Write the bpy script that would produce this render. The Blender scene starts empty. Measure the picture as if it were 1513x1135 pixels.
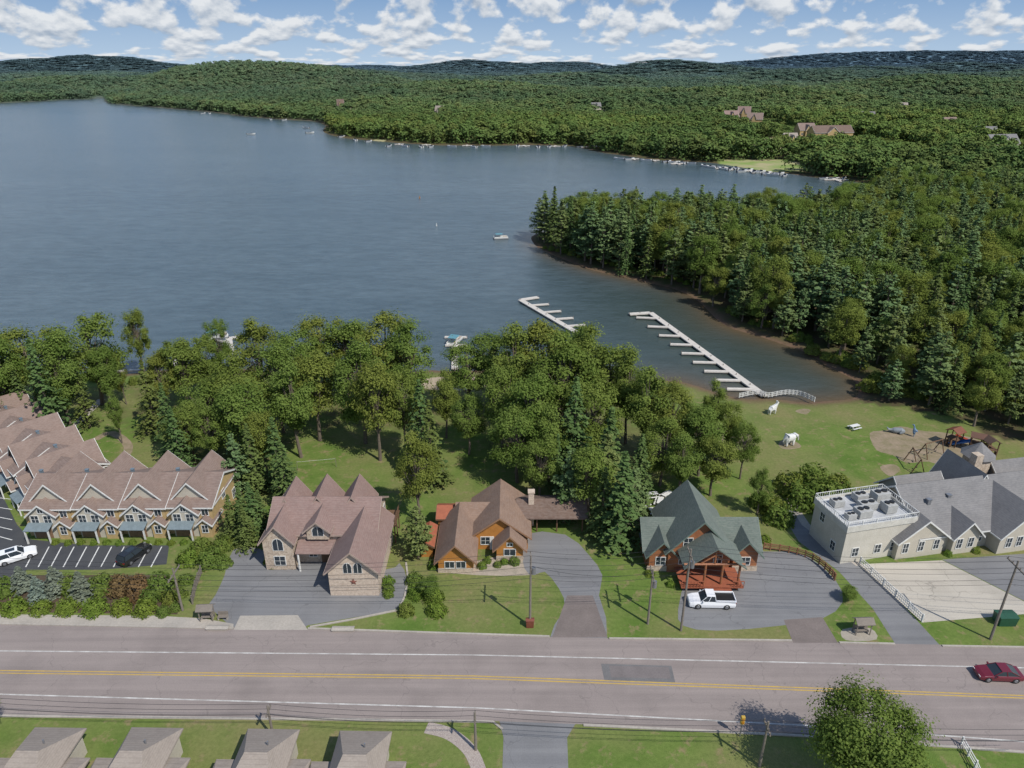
import bpy, math, random
import numpy as np
from mathutils import Vector, Matrix
random.seed(7); rng=np.random.default_rng(7)
H=62.0; P=math.radians(24.2); CP,SP=math.cos(P),math.sin(P); F=1050.0
LZ=-0.6
scene=bpy.context.scene
def ray(u,v):
    a=(u-756.5)/F; b=(567.5-v)/F
    return a, CP+b*SP, -SP+b*CP
def G(u,v,z=0.0):
    dx,dy,dz=ray(u,v); t=(z-H)/dz
    return (dx*t, dy*t)
# ---------- materials
def newmat(name):
    m=bpy.data.materials.new(name); m.use_nodes=True
    nt=m.node_tree; return m,nt,nt.nodes['Principled BSDF']
def mixc(nt,fac,a,b,blend='MIX'):
    n=nt.nodes.new('ShaderNodeMix'); n.data_type='RGBA'; n.blend_type=blend
    for s,val in ((n.inputs[0],fac),(n.inputs[6],a),(n.inputs[7],b)):
        if isinstance(val,bpy.types.NodeSocket): nt.links.new(val,s)
        elif isinstance(val,(int,float)): s.default_value=val
        else: s.default_value=(*val,1)
    return n.outputs[2]
def noise(nt,co,scale,detail=4,rough=.6):
    n=nt.nodes.new('ShaderNodeTexNoise'); n.inputs['Scale'].default_value=scale
    n.inputs['Detail'].default_value=detail; n.inputs['Roughness'].default_value=rough
    nt.links.new(co,n.inputs['Vector']); return n.outputs['Fac']
def ramp(nt,fac,p0,p1):
    n=nt.nodes.new('ShaderNodeMapRange'); n.clamp=True
    nt.links.new(fac,n.inputs[0]); n.inputs[1].default_value=p0; n.inputs[2].default_value=p1
    return n.outputs[0]
def coord(nt,kind='Object'):
    n=nt.nodes.new('ShaderNodeTexCoord'); return n.outputs[kind]
def wpos(nt):
    n=nt.nodes.new('ShaderNodeNewGeometry'); return n.outputs['Position']
def attr(nt,name):
    n=nt.nodes.new('ShaderNodeAttribute'); n.attribute_name=name; return n.outputs['Fac']
def bump(nt,b,h,strength,dist=.1):
    n=nt.nodes.new('ShaderNodeBump'); n.inputs['Strength'].default_value=strength; n.inputs['Distance'].default_value=dist
    nt.links.new(h,n.inputs['Height']); nt.links.new(n.outputs[0],b.inputs['Normal'])
def painted_haze(nt,col):  # aerial haze painted into base colour, bluer with distance along Y
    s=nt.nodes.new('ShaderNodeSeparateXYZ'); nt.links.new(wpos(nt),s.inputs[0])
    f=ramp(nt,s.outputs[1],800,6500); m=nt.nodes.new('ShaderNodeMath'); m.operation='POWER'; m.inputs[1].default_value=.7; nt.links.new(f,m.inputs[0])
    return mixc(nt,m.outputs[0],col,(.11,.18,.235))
def M(name,c,r=.7,c2=None,s=1.5,s2=12,metal=0,bm=0):
    m,nt,b=newmat(name)
    b.inputs['Roughness'].default_value=r; b.inputs['Metallic'].default_value=metal
    if c2 is None: c2=tuple(x*.82 for x in c)
    co=wpos(nt) if s<0 else coord(nt)
    n1=noise(nt,co,abs(s)); n2=noise(nt,co,s2)
    f=ramp(nt,n1,.35,.65)
    col=mixc(nt,f,c,c2)
    f2=ramp(nt,n2,.3,.7)
    col=mixc(nt,f2,col,mixc(nt,.22,col,(0,0,0)))
    nt.links.new(col,b.inputs['Base Color'])
    if bm: bump(nt,b,n2,bm)
    return m
def roadmat(name,c,c2,streak=.35):
    m,nt,b=newmat(name); b.inputs['Roughness'].default_value=.9; p=wpos(nt)
    mp=nt.nodes.new('ShaderNodeMapping'); mp.inputs['Scale'].default_value=(.015,.55,1); nt.links.new(p,mp.inputs[0])
    n1=noise(nt,mp.outputs[0],1.6,4,.65); n2=noise(nt,p,7,4); n3=noise(nt,p,.15,4)
    col=mixc(nt,ramp(nt,n1,.35,.65),c,c2); col=mixc(nt,ramp(nt,n3,.45,.7),col,mixc(nt,.16,col,(0,0,0)))
    col=mixc(nt,ramp(nt,n2,.3,.7),col,mixc(nt,.16,col,(0,0,0)))
    vo=nt.nodes.new('ShaderNodeTexVoronoi'); vo.feature='DISTANCE_TO_EDGE'; vo.inputs['Scale'].default_value=.13; 
    wv=nt.nodes.new('ShaderNodeVectorMath'); wv.operation='ADD'; nt.links.new(p,wv.inputs[0])
    nn=nt.nodes.new('ShaderNodeTexNoise'); nn.inputs['Scale'].default_value=.5; nt.links.new(p,nn.inputs['Vector']); sc=nt.nodes.new('ShaderNodeVectorMath'); sc.operation='SCALE'; sc.inputs[3].default_value=3; nt.links.new(nn.outputs['Color'],sc.inputs[0]); nt.links.new(sc.outputs[0],wv.inputs[1])
    nt.links.new(wv.outputs[0],vo.inputs['Vector'])
    cr=ramp(nt,vo.outputs['Distance'],.007,.0); col=mixc(nt,cr,col,mixc(nt,streak,col,(.02,.02,.02)))
    nt.links.new(col,b.inputs['Base Color']); return m
def shingle(name,c,c2):
    m,nt,b=newmat(name); b.inputs['Roughness'].default_value=.9
    co=coord(nt)
    mp=nt.nodes.new('ShaderNodeMapping'); nt.links.new(co,mp.inputs[0]); 
    n1=noise(nt,co,.5); n2=noise(nt,co,5,6,.7)
    mp.inputs['Scale'].default_value=(1.2,1.2,5)
    n3=noise(nt,mp.outputs[0],1.6,2)
    col=mixc(nt,ramp(nt,n1,.3,.7),c,c2)
    col=mixc(nt,ramp(nt,n2,.35,.65),col,mixc(nt,.16,col,(0.02,.02,.02)))
    col=mixc(nt,ramp(nt,n3,.4,.6),col,mixc(nt,.06,col,(.6,.55,.5)))
    sz=nt.nodes.new('ShaderNodeSeparateXYZ'); nt.links.new(co,sz.inputs[0])
    mm=nt.nodes.new('ShaderNodeMath'); mm.operation='MULTIPLY'; mm.inputs[1].default_value=5.5; nt.links.new(sz.outputs[2],mm.inputs[0])
    fr=nt.nodes.new('ShaderNodeMath'); fr.operation='FRACT'; nt.links.new(mm.outputs[0],fr.inputs[0])
    col=mixc(nt,ramp(nt,fr.outputs[0],.25,.0),col,mixc(nt,.2,col,(0,0,0)))
    nt.links.new(col,b.inputs['Base Color']); bump(nt,b,n2,.3,.04); return m
def bricky(name,c,c2,mort,sc=1.0):
    m,nt,b=newmat(name); b.inputs['Roughness'].default_value=.9
    co=coord(nt); n1=noise(nt,co,2.4*sc,3); n2=noise(nt,co,9*sc,3)
    vo=nt.nodes.new('ShaderNodeTexVoronoi'); vo.inputs['Scale'].default_value=3.5*sc; nt.links.new(co,vo.inputs[0])
    col=mixc(nt,ramp(nt,vo.outputs['Color'],.2,.8),c,c2)
    col=mixc(nt,ramp(nt,n2,.55,.65),col,mort)
    nt.links.new(col,b.inputs['Base Color']); return m
def leafmat(name,dark,light,warm,trans=.25,haze=False):
    m,nt,b=newmat(name); nt.nodes.remove(b)
    out=nt.nodes['Material Output']
    t=attr(nt,'tint'); oi=nt.nodes.new('ShaderNodeObjectInfo')
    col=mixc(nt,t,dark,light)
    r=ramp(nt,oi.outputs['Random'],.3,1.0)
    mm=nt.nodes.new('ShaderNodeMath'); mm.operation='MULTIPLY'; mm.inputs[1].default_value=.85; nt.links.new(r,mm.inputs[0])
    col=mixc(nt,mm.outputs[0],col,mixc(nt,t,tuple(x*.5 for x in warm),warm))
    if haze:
        n0=noise(nt,wpos(nt),.0038,3); col=mixc(nt,ramp(nt,n0,.4,.6),mixc(nt,.42,col,(.02,.055,.03)),col); col=painted_haze(nt,col)  # broad dark canopy patches: species tone plus cloud-shadow look painted into leaf colour
    d=nt.nodes.new('ShaderNodeBsdfDiffuse'); nt.links.new(col,d.inputs[0])
    if trans<=0: nt.links.new(d.outputs[0],out.inputs[0]); return m
    tr=nt.nodes.new('ShaderNodeBsdfTranslucent')
    ms=nt.nodes.new('ShaderNodeMixShader'); ms.inputs[0].default_value=trans
    nt.links.new(mixc(nt,.5,col,(.18,.27,.03)),tr.inputs[0])
    nt.links.new(d.outputs[0],ms.inputs[1]); nt.links.new(tr.outputs[0],ms.inputs[2])
    nt.links.new(ms.outputs[0],out.inputs[0]); return m
# ---------- mesh helpers
class MB:
    def __init__(s): s.v=[]; s.f=[]
    def add(s,v,f):
        o=len(s.v); s.v+= [tuple(p) for p in v]; s.f+=[tuple(i+o for i in q) for q in f]; return s
    def box(s,x0,x1,y0,y1,z0,z1,M4=None):
        v=[(x0,y0,z0),(x1,y0,z0),(x1,y1,z0),(x0,y1,z0),(x0,y0,z1),(x1,y0,z1),(x1,y1,z1),(x0,y1,z1)]
        if M4 is not None: v=[M4@Vector(p) for p in v]
        return s.add(v,[(3,2,1,0),(4,5,6,7),(0,1,5,4),(1,2,6,5),(2,3,7,6),(3,0,4,7)])
    def ext(s,prof,axis,a0,a1):
        n=len(prof)
        mk=(lambda p,a:(a,p[0],p[1])) if axis=='x' else ((lambda p,a:(p[0],a,p[1])) if axis=='y' else (lambda p,a:(p[0],p[1],a)))
        v=[mk(p,a0) for p in prof]+[mk(p,a1) for p in prof]
        f=[tuple(range(n)),tuple(range(2*n-1,n-1,-1))]+[(i,i+n,(i+1)%n+n,(i+1)%n) for i in range(n)]
        return s.add(v,f)
    def tube(s,p0,p1,r0,r1=None,n=6):
        r1=r0 if r1 is None else r1
        p0=Vector(p0);p1=Vector(p1); d=(p1-p0)
        if d.length<1e-6: return s
        d.normalize(); t=d.orthogonal().normalized(); b=d.cross(t)
        v=[];
        for p,r in((p0,r0),(p1,r1)):
            for i in range(n):
                a=2*math.pi*i/n; v.append(p+(t*math.cos(a)+b*math.sin(a))*r)
        f=[(i,(i+1)%n,(i+1)%n+n,i+n) for i in range(n)]+[tuple(range(n-1,-1,-1)),tuple(range(n,2*n))]
        return s.add(v,f)
    def loft(s,rings):
        n=len(rings[0]); v=[p for r in rings for p in r]
        f=[tuple(range(n-1,-1,-1)),tuple(range((len(rings)-1)*n,len(rings)*n))]
        for k in range(len(rings)-1):
            for i in range(n): j=(i+1)%n; f.append((k*n+i,k*n+j,(k+1)*n+j,(k+1)*n+i))
        return s.add(v,f)
    def hip(s,x0,x1,y0,y1,ze,zr,ins,t=.15):
        ym=(y0+y1)/2
        v=[(x0,y0,ze),(x1,y0,ze),(x1,y1,ze),(x0,y1,ze),(x0,y0,ze+t),(x1,y0,ze+t),(x1,y1,ze+t),(x0,y1,ze+t),(x0+ins,ym,zr),(x1-ins,ym,zr)]
        return s.add(v,[(3,2,1,0),(0,1,5,4),(1,2,6,5),(2,3,7,6),(3,0,4,7),(4,5,9,8),(6,7,8,9),(5,6,9),(7,4,8)])
    def mesh(s,name,mat=None):
        me=bpy.data.meshes.new(name); me.from_pydata(s.v,[],s.f); me.update()
        if mat: me.materials.append(mat)
        return me
def link(o): scene.collection.objects.link(o); return o
def thing(name,label,cat,loc=(0,0,0),rot=0,group=None):
    o=bpy.data.objects.new(name,None); o.empty_display_size=.5; o.location=loc; o.rotation_euler=(0,0,rot); link(o)
    o['label']=label; o['category']=cat
    if group:o['group']=group
    return o
def part(parent,name,mb,mat,label=None,smooth=False,loc=None,bevel=0):
    me=mb.mesh(name,mat) if isinstance(mb,MB) else mb
    o=bpy.data.objects.new(name,me); link(o)
    if parent: o.parent=parent
    if loc: o.location=loc
    if label:o['label']=label
    if smooth:
        for p in me.polygons:p.use_smooth=True
    if bevel:
        b=o.modifiers.new('b','BEVEL'); b.width=bevel; b.segments=2
    return o
def solo(name,label,cat,mb,mat,loc=(0,0,0),rot=0,group=None,smooth=False):
    o=part(None,name,mb,mat,smooth=smooth); o.location=loc; o.rotation_euler=(0,0,rot)
    o['label']=label;o['category']=cat
    if group:o['group']=group
    return o
def duplicate(src,loc,rot=0,scale=None,group=None,label=None):
    n=src.copy(); n.location=loc; n.rotation_euler=(0,0,rot)
    if scale: n.scale=scale
    link(n)
    if group:n['group']=group; src['group']=group
    if label:n['label']=label
    kids={}
    def rec(a,b):
        for c in list(kids.get(a,[])):
            k=c.copy(); k.parent=b; link(k); rec(c,k)
    def gather(a):
        kids[a]=[c for c in a.children if c.name!=n.name]
        for c in kids[a]: gather(c)
    gather(src); rec(src,n); return n
def struct(name,mb,mat,**k):
    o=part(None,name,mb,mat,**k); o['kind']='structure'; return o
# ---------- lake polygon
def catmull(pts,n=6,closed=True):
    out=[];N=len(pts)
    rngi=range(N) if closed else range(N-1)
    for i in rngi:
        g=(lambda k:pts[k%N]) if closed else (lambda k:pts[max(0,min(N-1,k))])
        p0,p1,p2,p3=g(i-1),g(i),g(i+1),g(i+2)
        for j in range(n):
            t=j/n
            out.append(tuple(.5*((2*p1[k])+(-p0[k]+p2[k])*t+(2*p0[k]-5*p1[k]+4*p2[k]-p3[k])*t*t+(-p0[k]+3*p1[k]-3*p2[k]+p3[k])*t**3) for k in (0,1)))
    if not closed: out.append(pts[-1])
    return out
shore_px=[(-500,570),(-200,560),(0,556),(150,552),(240,548),(340,545),(450,550),(560,552),(640,546),(720,548),(860,555),(1000,566),(1080,590),(1130,588),(1200,592),(1262,588),(1254,562),(1200,528),(1140,502),(1078,480),(1045,455),(1018,438),(965,420),(900,402),(840,386),(800,372),(782,360),(788,347),(860,338),(1000,336),(1130,336),(1220,326),(1290,305),(1318,286),(1300,274),(1210,263),(1150,254),(1050,241),(985,238),(905,226),(840,216),(700,215),(600,212),(520,206),(484,196),(486,186),(470,180),(445,178),(360,172),(280,163),(180,155),(152,151),(150,143),(140,143),(130,147),(100,147),(0,153),(-300,163),(-700,180),(-1200,230),(-1500,400),(-1100,540)]
poly=[G(u,v,LZ) for u,v in shore_px]
poly=catmull(poly,4)
def jit(p):
    x,y=p; s=max(1.0,y/150)
    return (x+s*1.0*math.sin(x*.21/s+y*.13/s)+s*.5*math.sin(y*.5/s), y+s*.8*math.sin(x*.17/s+1)+s*.3*math.sin(x*.6/s))
poly=[jit(p) for p in poly]
def sdf(X,Y):
    X=np.asarray(X,float);Y=np.asarray(Y,float)
    d=np.full(X.shape,1e9); ins=np.zeros(X.shape,bool)
    n=len(poly)
    for i in range(n):
        ax,ay=poly[i];bx,by=poly[(i+1)%n]
        ex,ey=bx-ax,by-ay; L=ex*ex+ey*ey+1e-9
        t=np.clip(((X-ax)*ex+(Y-ay)*ey)/L,0,1)
        d=np.minimum(d,(X-ax-t*ex)**2+(Y-ay-t*ey)**2)
        if ay!=by:
            c=((ay>Y)!=(by>Y))&(X<(bx-ax)*(Y-ay)/(by-ay)+ax); ins^=c
    d=np.sqrt(d); return np.where(ins,-d,d)
def sst(x,a,b):
    t=np.clip((x-a)/(b-a),0,1); return t*t*(3-2*t)
hills=[(-2600,5000,72,420,500),(-3300,5000,46,700,500),(-1500,2700,20,500,300),(-764,1700,30,300,190),(-480,1750,36,220,200),(-1000,1850,12,200,200),(-1900,3300,26,400,300),
 (-150,1300,19,210,130),(330,1130,18,180,110),(720,1330,28,220,140),(1200,1480,34,280,160),(1050,1000,14,180,110),(560,870,9,130,80),(120,2100,26,300,180),(900,2350,32,340,190),(1800,2500,38,430,240),(-500,2700,30,310,200),
 (745,3700,70,340,380),(1500,3400,42,400,300),(-290,5200,60,380,380),(350,5600,46,360,380),(4610,7000,135,1700,600),(2900,7200,76,1000,500),(2500,4300,50,560,330),(-1500,6500,24,800,400)]
def hgt(X,Y,SD):
    near=np.clip(LZ+SD*.13,-4,0)
    h=np.zeros_like(X)
    for x,y,a,sx,sy in hills: h+=a*np.exp(-((X-x)/sx)**2-((Y-y)/sy)**2)
    h+=24*sst(Y,3000,6000)
    h+=(4*np.sin(X*.006+1.3)*np.cos(Y*.005)+3*np.sin(X*.017+Y*.011)+4)*sst(Y,500,1100)
    h*=sst(Y,450,1200)*sst(SD,0,160)
    return near+h
def hpt(x,y):
    X=np.array([x],float);Y=np.array([y],float); return float(hgt(X,Y,sdf(X,Y))[0])
def GT(u,v):
    dx,dy,dz=ray(u,v); t=(LZ-H)/dz if dz<0 else 4000
    ts=np.linspace(200,t,500); X=dx*ts;Y=dy*ts;Z=H+dz*ts
    hh=hgt(X,Y,sdf(X,Y)); k=np.argmax(Z<hh+.1) if (Z<hh+.1).any() else -1
    return (float(X[k]),float(Y[k]),float(hh[k]))
def axis_x():
    a=[0.0]
    while a[-1]<6500: a.append(a[-1]+max(2,a[-1]*.02))
    return np.array([-q for q in a[::-1][:-1]]+a)
ys=[-80.0]
while ys[-1]<9500: ys.append(ys[-1]+max(2,ys[-1]*.0125))
xs=axis_x(); ys=np.array(ys)
X,Y=np.meshgrid(xs,ys); SD=sdf(X,Y); Z=hgt(X,Y,SD)
nx,ny=len(xs),len(ys)
idx=np.arange(nx*ny).reshape(ny,nx)
faces=np.stack([idx[:-1,:-1],idx[:-1,1:],idx[1:,1:],idx[1:,:-1]],-1).reshape(-1,4)
def inpoly(X,Y,pl):
    ins=np.zeros(np.shape(X),bool);n=len(pl)
    for i in range(n):
        ax,ay=pl[i];bx,by=pl[(i+1)%n]
        if ay!=by: ins^=((ay>Y)!=(by>Y))&(X<(bx-ax)*(Y-ay)/(by-ay)+ax)
    return ins
penin=[G(*p) for p in [(750,362),(790,385),(850,400),(910,415),(965,432),(1010,450),(1035,475),(1070,497),(1140,518),(1200,550),(1245,580),(1275,594),(1330,602),(1400,612),(1470,645),(1620,672),(1900,600),(1900,320),(1600,305),(1400,300),(1330,290),(1290,300),(1200,325),(1000,328),(780,332),(750,345)]]
gw=[G(*p) for p in [(-300,640),(0,610),(60,600),(140,600),(200,650),(300,680),(400,690),(440,640),(560,630),(620,660),(660,640),(760,680),(860,720),(960,700),(1010,650),(900,575),(700,570),(300,565),(0,570),(-300,590)]]
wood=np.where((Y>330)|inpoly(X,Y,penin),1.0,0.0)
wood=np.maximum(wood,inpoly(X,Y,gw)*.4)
def ground_mat():
    m,nt,b=newmat('ground_grass'); b.inputs['Roughness'].default_value=.95; b.inputs['Specular IOR Level'].default_value=.1
    p=wpos(nt); n0=noise(nt,p,.05,3); n1=noise(nt,p,.22,5); n2=noise(nt,p,2.2,5,.7); n3=noise(nt,p,9,3); n6=noise(nt,p,.6,5,.7)
    g=mixc(nt,ramp(nt,n1,.35,.65),(.1,.165,.032),(.16,.21,.055))
    g=mixc(nt,ramp(nt,n0,.42,.66),g,(.215,.2,.085))
    g=mixc(nt,ramp(nt,n6,.54,.66),g,(.25,.205,.105))
    g=mixc(nt,ramp(nt,n2,.3,.7),mixc(nt,.38,g,(.03,.06,.01)),g)
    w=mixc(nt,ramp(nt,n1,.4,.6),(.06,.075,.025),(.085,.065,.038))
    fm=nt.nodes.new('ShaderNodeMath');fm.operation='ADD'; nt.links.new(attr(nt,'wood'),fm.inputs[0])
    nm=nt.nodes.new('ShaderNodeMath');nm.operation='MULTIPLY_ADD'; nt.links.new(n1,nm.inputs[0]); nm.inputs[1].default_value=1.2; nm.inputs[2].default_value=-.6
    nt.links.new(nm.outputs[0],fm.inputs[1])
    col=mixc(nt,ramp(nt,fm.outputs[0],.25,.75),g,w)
    col=mixc(nt,attr(nt,'far'),col,mixc(nt,ramp(nt,n1,.3,.7),(.06,.1,.03),(.085,.13,.04)))
    col=mixc(nt,attr(nt,'sand'),col,mixc(nt,ramp(nt,n2,.3,.7),(.115,.07,.048),(.175,.115,.078)))
    col=mixc(nt,attr(nt,'clear'),col,mixc(nt,ramp(nt,n0,.4,.6),(.2,.27,.08),(.34,.31,.17)))
    col=painted_haze(nt,col)
    nt.links.new(col,b.inputs['Base Color']); bump(nt,b,n3,.6,.08); return m
gm=ground_mat()
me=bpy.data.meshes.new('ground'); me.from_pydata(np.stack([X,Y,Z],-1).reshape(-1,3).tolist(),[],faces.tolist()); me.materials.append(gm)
sand=np.clip(1-(SD-.6)/np.where((Y>190)&(Y<350),1.5,2.4),0,1)*np.where(Y>350,.6,1)
clr=[(1120,240,26,40,1),(1090,246,16,16,1),(1150,244,14,26,1),(1140,205,30,95,1),(1110,213,16,70,1),(1225,204,30,170,0),(1188,200,16,130,0),(1098,176,20,180,0),(1114,184,20,170,0),(1078,180,18,150,0),(1475,222,28,130,0),(1060,209,12,100,0),(525,172,12,80,0),(504,163,9,60,0),(560,209,6,10,1),(1450,208,22,130,0),(700,205,5,12,1),(1280,180,14,130,0),(650,170,8,90,0),(1330,165,14,130,0),(880,165,10,100,0),(1400,190,14,120,0),(1165,215,12,90,0)]
clw=[(GT(u,v),w_,d_,g_) for u,v,w_,d_,g_ in clr]
clear=np.zeros_like(X)
for (ex,ey,_),w_,d_,g_ in clw:
    if g_: clear=np.maximum(clear,((abs(X-ex)<w_)&(Y>ey-d_-4)&(Y<ey+14)).astype(float))
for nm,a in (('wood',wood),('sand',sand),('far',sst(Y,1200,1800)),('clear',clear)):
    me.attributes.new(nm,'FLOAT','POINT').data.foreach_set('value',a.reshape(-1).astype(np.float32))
for p_ in me.polygons: p_.use_smooth=True
ground=part(None,'ground',me,None); ground['kind']='structure'
# water sheet
def water_mat():
    m,nt,b=newmat('lake_water'); p=wpos(nt)
    s=attr(nt,'shore'); cv=attr(nt,'cove'); n1=noise(nt,p,.55,6,.7)
    mp=nt.nodes.new('ShaderNodeMapping'); mp.inputs['Scale'].default_value=(.004,.018,1); mp.inputs['Rotation'].default_value=(0,0,.35); nt.links.new(p,mp.inputs[0]); n4=noise(nt,mp.outputs[0],1,5)
    mp2=nt.nodes.new('ShaderNodeMapping'); mp2.inputs['Scale'].default_value=(.13,.38,1); mp2.inputs['Rotation'].default_value=(0,0,.2); nt.links.new(p,mp2.inputs[0]); n5=noise(nt,mp2.outputs[0],1.0,6,.78)
    deep=mixc(nt,ramp(nt,n4,.35,.65),(.062,.096,.114),(.088,.126,.144))
    deep=mixc(nt,ramp(nt,n5,.35,.65),mixc(nt,.5,deep,(.02,.036,.045)),mixc(nt,.1,deep,(.2,.26,.3)))
    deep=mixc(nt,cv,deep,(.035,.05,.038))
    col=mixc(nt,s,deep,(.115,.08,.045))
    nt.links.new(col,b.inputs['Base Color']); b.inputs['Roughness'].default_value=.2; b.inputs['IOR'].default_value=1.33
    ad=nt.nodes.new('ShaderNodeMath'); ad.operation='ADD'; nt.links.new(n1,ad.inputs[0]); nt.links.new(n5,ad.inputs[1])
    bump(nt,b,ad.outputs[0],.55,.3); return m
wx=xs[(xs>-3200)&(xs<900)]; wy=ys[(ys>90)&(ys<2200)]
WX,WY=np.meshgrid(wx,wy); WS=sdf(WX,WY)
shv=np.exp(-np.clip(-WS,0,None)/4.5)*np.where((WX>0)&(WY<330),.95,.25)
cov=np.clip(1.1*np.exp(-((WX-62)**2+(WY-175)**2)/48**2),0,.8)
ii=np.arange(len(wx)*len(wy)).reshape(len(wy),len(wx))
wf=np.stack([ii[:-1,:-1],ii[:-1,1:],ii[1:,1:],ii[1:,:-1]],-1).reshape(-1,4)
keep=(np.minimum.reduce([WS[:-1,:-1],WS[1:,1:],WS[:-1,1:],WS[1:,:-1]]).reshape(-1)<4); wf=wf[keep]
me=bpy.data.meshes.new('lake_water'); me.from_pydata(np.stack([WX,WY,np.full_like(WX,LZ)],-1).reshape(-1,3).tolist(),[],wf.tolist()); me.materials.append(water_mat())
me.attributes.new('shore','FLOAT','POINT').data.foreach_set('value',shv.reshape(-1).astype(np.float32))
me.attributes.new('cove','FLOAT','POINT').data.foreach_set('value',cov.reshape(-1).astype(np.float32))
w_=part(None,'lake_water',me,None); w_['kind']='structure'
# ---------- materials list
asph=roadmat('asphalt_pink',(.29,.245,.225),(.24,.203,.188),.22)
asphg=roadmat('asphalt_grey',(.215,.215,.218),(.172,.172,.178),.3)
asphd=M('asphalt_dark',(.05,.053,.06),.85,(.065,.068,.072),-.3,5)
asphb=M('asphalt_brown',(.2,.165,.15),.9,None,-.4,5)
conc=M('concrete',(.42,.38,.33),.9,(.35,.32,.28),-.3,4)
concl=roadmat('concrete_lot',(.5,.46,.39),(.43,.39,.33),.35)
dirt=M('dirt',(.3,.23,.16),.95,(.2,.17,.09),-.5,3)
white=M('white_paint',(.75,.75,.72),.6)
yellow=M('yellow_paint',(.55,.36,.06),.7)
rwhite=M('road_white',(.6,.59,.56),.8,(.36,.34,.32),-.8,8)
ryell=M('road_yellow',(.55,.36,.07),.8,(.42,.29,.1),-.8,8)
wood_br=M('wood_brown',(.16,.09,.05),.8); wood_gr=M('wood_grey',(.22,.19,.16),.85)
logm=M('log_red',(.27,.1,.045),.6,(.34,.14,.06)); black=M('black_plastic',(.02,.02,.02),.5)
cream=M('cream_wall',(.5,.46,.38),.8,(.46,.42,.35)); tan=M('tan_siding',(.5,.36,.17),.8)
orange=M('orange_siding',(.46,.2,.045),.7,(.4,.17,.035)); stone=bricky('stone_wall',(.48,.39,.3),(.33,.26,.2),(.56,.51,.43))
brick=bricky('brick_wall',(.54,.44,.35),(.42,.33,.26),(.58,.52,.44),1.4)
r_pink=shingle('shingle_rose',(.25,.165,.143),(.21,.138,.12)); r_brown=shingle('shingle_brown',(.225,.16,.133),(.185,.132,.11))
r_orange=shingle('shingle_rust',(.25,.162,.115),(.2,.13,.095)); r_green=shingle('shingle_green',(.125,.155,.132),(.1,.125,.108))
r_grey=shingle('shingle_grey',(.195,.19,.19),(.155,.152,.153)); r_tan=shingle('shingle_tan',(.31,.265,.225),(.26,.22,.188)); r_dk=shingle('shingle_dark_brown',(.16,.105,.08),(.13,.085,.065))
r_red=M('roof_red',(.36,.11,.055),.7)
glass,gnt,gb=newmat('window_glass'); gb.inputs['Base Color'].default_value=(.03,.04,.05,1); gb.inputs['Roughness'].default_value=.08
metal=M('grey_metal',(.35,.36,.38),.4,None,2,10,.6); awn=M('awning_metal',(.2,.25,.27),.45); rubber=M('tyre_rubber',(.02,.02,.02),.9)
# ---------- sheets
def sheet(name,px,z,mat,smooth=0,closed=True):
    pts=[G(u,v,0) for u,v in px]
    if smooth: pts=catmull(pts,smooth)
    mb=MB(); mb.add([(x,y,z) for x,y in pts],[tuple(range(len(pts)))])
    me=mb.mesh(name,mat)
    o=part(None,name,me,None); o['kind']='structure'
    if me.polygons[0].normal.z<0: me.flip_normals()
    return o
def ribbon(name,px,w,z0,z1,mat,world=False,n=0):
    pts=[Vector(G(u,v,0)) if not world else Vector((u,v)) for u,v in px]
    if n: pts=[Vector(p) for p in catmull([tuple(p) for p in pts],n,False)]
    mb=MB(); L=[];R=[]
    for i,p in enumerate(pts):
        d=(pts[min(i+1,len(pts)-1)]-pts[max(i-1,0)]).normalized(); q=Vector((-d.y,d.x))*w/2
        L.append(p+q);R.append(p-q)
    k=len(pts)
    if z1-z0<.01:
        mb.add([(p.x,p.y,z1) for p in L]+[(p.x,p.y,z1) for p in R],[(i+k,i+1+k,i+1,i) for i in range(k-1)])
    else:
        v=[(p.x,p.y,z1) for p in L]+[(p.x,p.y,z1) for p in R]+[(p.x,p.y,z0) for p in L]+[(p.x,p.y,z0) for p in R]
        f=[]
        for i in range(k-1): f+=[(i+k,i+1+k,i+1,i),(i,i+1,i+1+2*k,i+2*k),(i+k+1,i+k,i+3*k,i+1+3*k)]
        f+=[(0,k,3*k,2*k),(k-1,3*k-1,4*k-1,2*k-1)]
        mb.add(v,f)
    return struct(name,mb,mat)
sheet('road',[(-250,916),(0,922),(300,926),(460,930),(640,936),(800,941),(1000,945),(1200,948),(1350,952),(1513,955),(1800,962),(1900,1140),(1513,1110),(1190,1086),(850,1070),(740,1066),(500,1062),(0,1058),(-400,1052)],.012,asph)
sheet('driveway',[(345,812),(392,812),(400,835),(440,835),(480,800),(568,842),(590,832),(601,856),(596,880),(585,900),(520,913),(455,924),(440,930),(352,930),(340,925),(318,905),(306,898),(318,880),(332,850)],.008,asphg,2)
sheet('driveway_apron',[(355,910),(440,909),(455,931),(345,931)],.018,conc)
sheet('driveway',[(772,790),(835,790),(870,820),(890,850),(885,880),(897,944),(812,944),(835,900),(826,870),(805,845),(790,850),(775,840)],.008,asphg,2)
sheet('driveway_apron',[(838,880),(876,880),(898,942),(816,942)],.014,asphb)
sheet('parking_lot',[(1010,925),(1002,900),(1018,850),(1060,820),(1130,815),(1190,820),(1235,858),(1245,890),(1215,914),(1150,925),(1060,932)],.008,asphg,2)
sheet('driveway_apron',[(1158,916),(1215,912),(1238,950),(1172,950)],.014,asphb)
sheet('driveway',[(1150,750),(1180,752),(1215,800),(1270,835),(1330,890),(1390,955),(1325,955),(1290,900),(1240,845),(1180,800)],.008,asphg)
sheet('parking_lot',[(1268,834),(1392,828),(1545,905),(1363,920)],.012,concl)
sheet('parking_lot',[(1392,827),(1700,805),(1750,905),(1545,904)],.010,asphg)
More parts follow.
